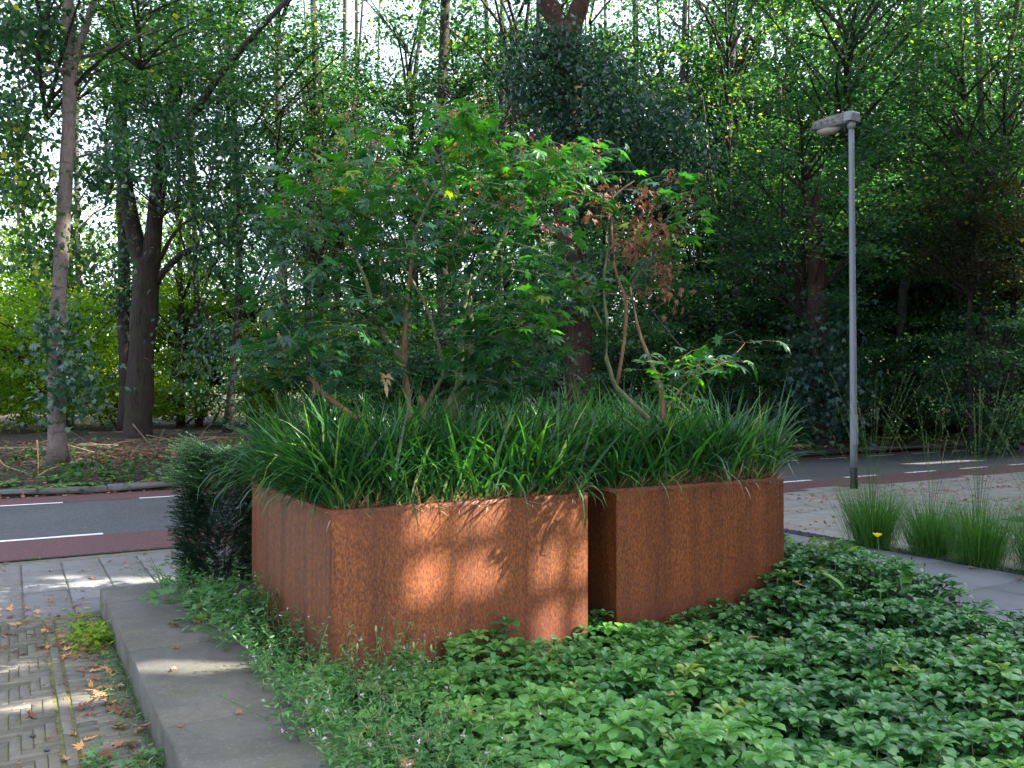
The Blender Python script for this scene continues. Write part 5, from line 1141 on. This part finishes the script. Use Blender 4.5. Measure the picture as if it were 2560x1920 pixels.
# sunlit understorey on the left, its glow partly put into the leaf colour
belt(np.arange(-3, 15, 2.0), 30.5, 'litshrub', .95, 'sunlit yellow green shrub beyond the forked tree on the left', 'sunlit shrubs beyond the forked tree', jit=.5, name='sunlit_shrub', cat='shrub', stem=False)
belt(np.arange(-5, 20, 2.6), 36, 'litshrub', 1.35, 'tall sunlit bush at the back of the left woodland', 'tall sunlit bushes at the back', jit=.6, name='sunlit_shrub', cat='shrub', stem=False)
belt([-3.2, .9, 4.6, 8.3, 12.], 33.5, 'littree', 1.0, 'yellow green tree glowing in the sun beyond the forked tree', 'sunlit trees beyond the forked tree', 2.2)
belt([-3.5, 1.2, 7.4, 12.], 41, 'airy', 1.0, 'pale airy tree beyond the sunlit bushes', 'airy trees at the back left', 1.5)
belt(np.arange(14, 40, 3.), 38, 'litshrub', 1.7, 'sunlit bush seen in glints through the right woodland', 'sunlit bushes behind the right woodland', jit=.6, name='sunlit_shrub', cat='shrub', stem=False)

# far green building seen through the trees on the left
fb = empty('far_building', (6, 70, 0), 'long pale green building seen in slivers through the trees on the left', 'building')
b = MB(); b.box((-30, -3, 0), (26, 9, 8.0)); ob('wall', b.mesh('wall', M['greenwall']), fb)
b = MB(); b.box((-30.5, -3.4, 8.0), (26.5, 9.4, 8.4)); ob('roof', b.mesh('roof', M['lampgrey']), fb)
b = MB(); b.box((-.9, -3.05, -.9), (.9, -2.96, .9)); wm = b.mesh('window', M['glass'])
for k in range(14): ob('window', wm, fb, (-27 + 4 * k, 0, 6))

# ------------------------------------------------------------------ added screen walls out of frame, cut to shade the scene and shape sun patches
def holed_wall(name, parent, xa, xb, za, zb_, y, holes, mat, th=.02):
    holes = [h for h in holes if h[0] > xa and h[1] < xb]
    xs = sorted({xa, xb, *[h[0] for h in holes], *[h[1] for h in holes]}); zs = sorted({za, zb_, *[h[2] for h in holes], *[h[3] for h in holes]})
    mb = MB()
    for i in range(len(xs) - 1):
        run = None
        for k in range(len(zs) - 1):
            mx, mz = (xs[i] + xs[i + 1]) / 2, (zs[k] + zs[k + 1]) / 2; solid = not any(h[0] < mx < h[1] and h[2] < mz < h[3] for h in holes)
            if solid and run is None: run = zs[k]
            if run is not None and (not solid or k == len(zs) - 2):
                top = zs[k + 1] if solid else zs[k]; mb.box((xs[i], y, run), (xs[i + 1], y + th, top)); run = None
    return ob(name, mb.mesh(name, mat, off=parent.location if parent else None), parent)
tn = math.tan(SUN_EL); SXd, SYd = math.sin(SUN_ROT), -math.cos(SUN_ROT); YB = -1.5
def to_wall(x, y, z, yw=-1.5):
    t = (y - yw) / SYd; return x + SXd * t, z + tn * t
wb = empty('added_sun_screen', (18, -1.5, 0), 'added unseen screen wall right of the camera with openings cut to shape patches of sun', 'building')
holes = []; rr_ = random.Random(4)
def facehole(x0, x1, z0, z1):
    a = to_wall(x0, 4.65, z0); b_ = to_wall(x1, 4.65, z1); holes.append((a[0], b_[0], a[1], b_[1]))
for x0, x1 in [(1.98, 2.22), (2.30, 2.62)]:
    facehole(x0, x1, .75, 1.4); facehole(x0, x1, .38, .63)
for x0, x1 in [(2.84, 3.04), (3.13, 3.30)]:
    facehole(x0, x1, .72, 1.4); facehole(x0, x1, .37, .63); facehole(x0, x1, -.15, .26)
def groundhole(x, y, z, wx, wz):
    a = to_wall(x, y, z); holes.append((a[0] - wx / 2, a[0] + wx / 2, a[1] - wz / 2, a[1] + wz / 2))
groundhole(.45, 8.1, 0, 1.3, .55); groundhole(.35, 7.4, 0, .7, .25); groundhole(.95, 6.85, .16, .7, .6); groundhole(.48, 6.35, 0, .3, .5)
groundhole(.78, 4.85, .16, .34, .5); groundhole(.10, 5.9, 0, .55, .32); groundhole(.05, 6.7, 0, .6, .3); groundhole(.2, 5.1, 0, .5, .22); groundhole(.25, 7.5, 0, .8, .2)
for q in range(16): groundhole(rr_.uniform(1.5, 3.6), rr_.uniform(5.0, 6.4), rr_.uniform(2.3, 3.6), .22, .22)
for q in range(9): groundhole(rr_.uniform(1.6, 5.0), rr_.uniform(5.1, 6.4), rr_.uniform(1.2, 1.5), .35, .2)
holed_wall('wall', wb, 5.5, 34, 0, 27, YB, holes, M['wall'])
wa = empty('added_sun_screen', (19, 4.4, 0), 'added unseen screen wall beyond the right side that shades the road and woodland', 'building')  # added and never in view; its openings drop sun glints on road and trees
hA = []

for (x, y, w, h) in [(9.6, 8.0, 2.2, .7), (11.6, 7.3, 2.6, .8), (15.4, 11.6, 1.8, .7), (16.8, 10.5, 2.0, .6), (12.8, 9.1, 1.6, .35), (13.8, 8.4, 2.0, .6), (19, 12.6, 2.4, .5)]:
    t = (y - 4.4) / SYd; hA.append((x + SXd * t - w / 2, x + SXd * t + w / 2, tn * t - h / 2, tn * t + h / 2))
hA = [h for h in hA if h[0] > 14.1]
for ix in range(16, 70, 2):
    for iz in range(0, 7):
        if rr_.random() < .34: x = ix + rr_.uniform(-.4, .4); z = 17.8 + iz * 1.7; hA.append((x, x + rr_.uniform(.5, 1.3), z, z + rr_.uniform(.5, 1.2)))
holed_wall('wall', wa, 14, 34, 0, 35, 4.4, hA, M['wall']); holed_wall('wall', wa, 34, 90, 0, 30, 4.4, hA, M['wall'])
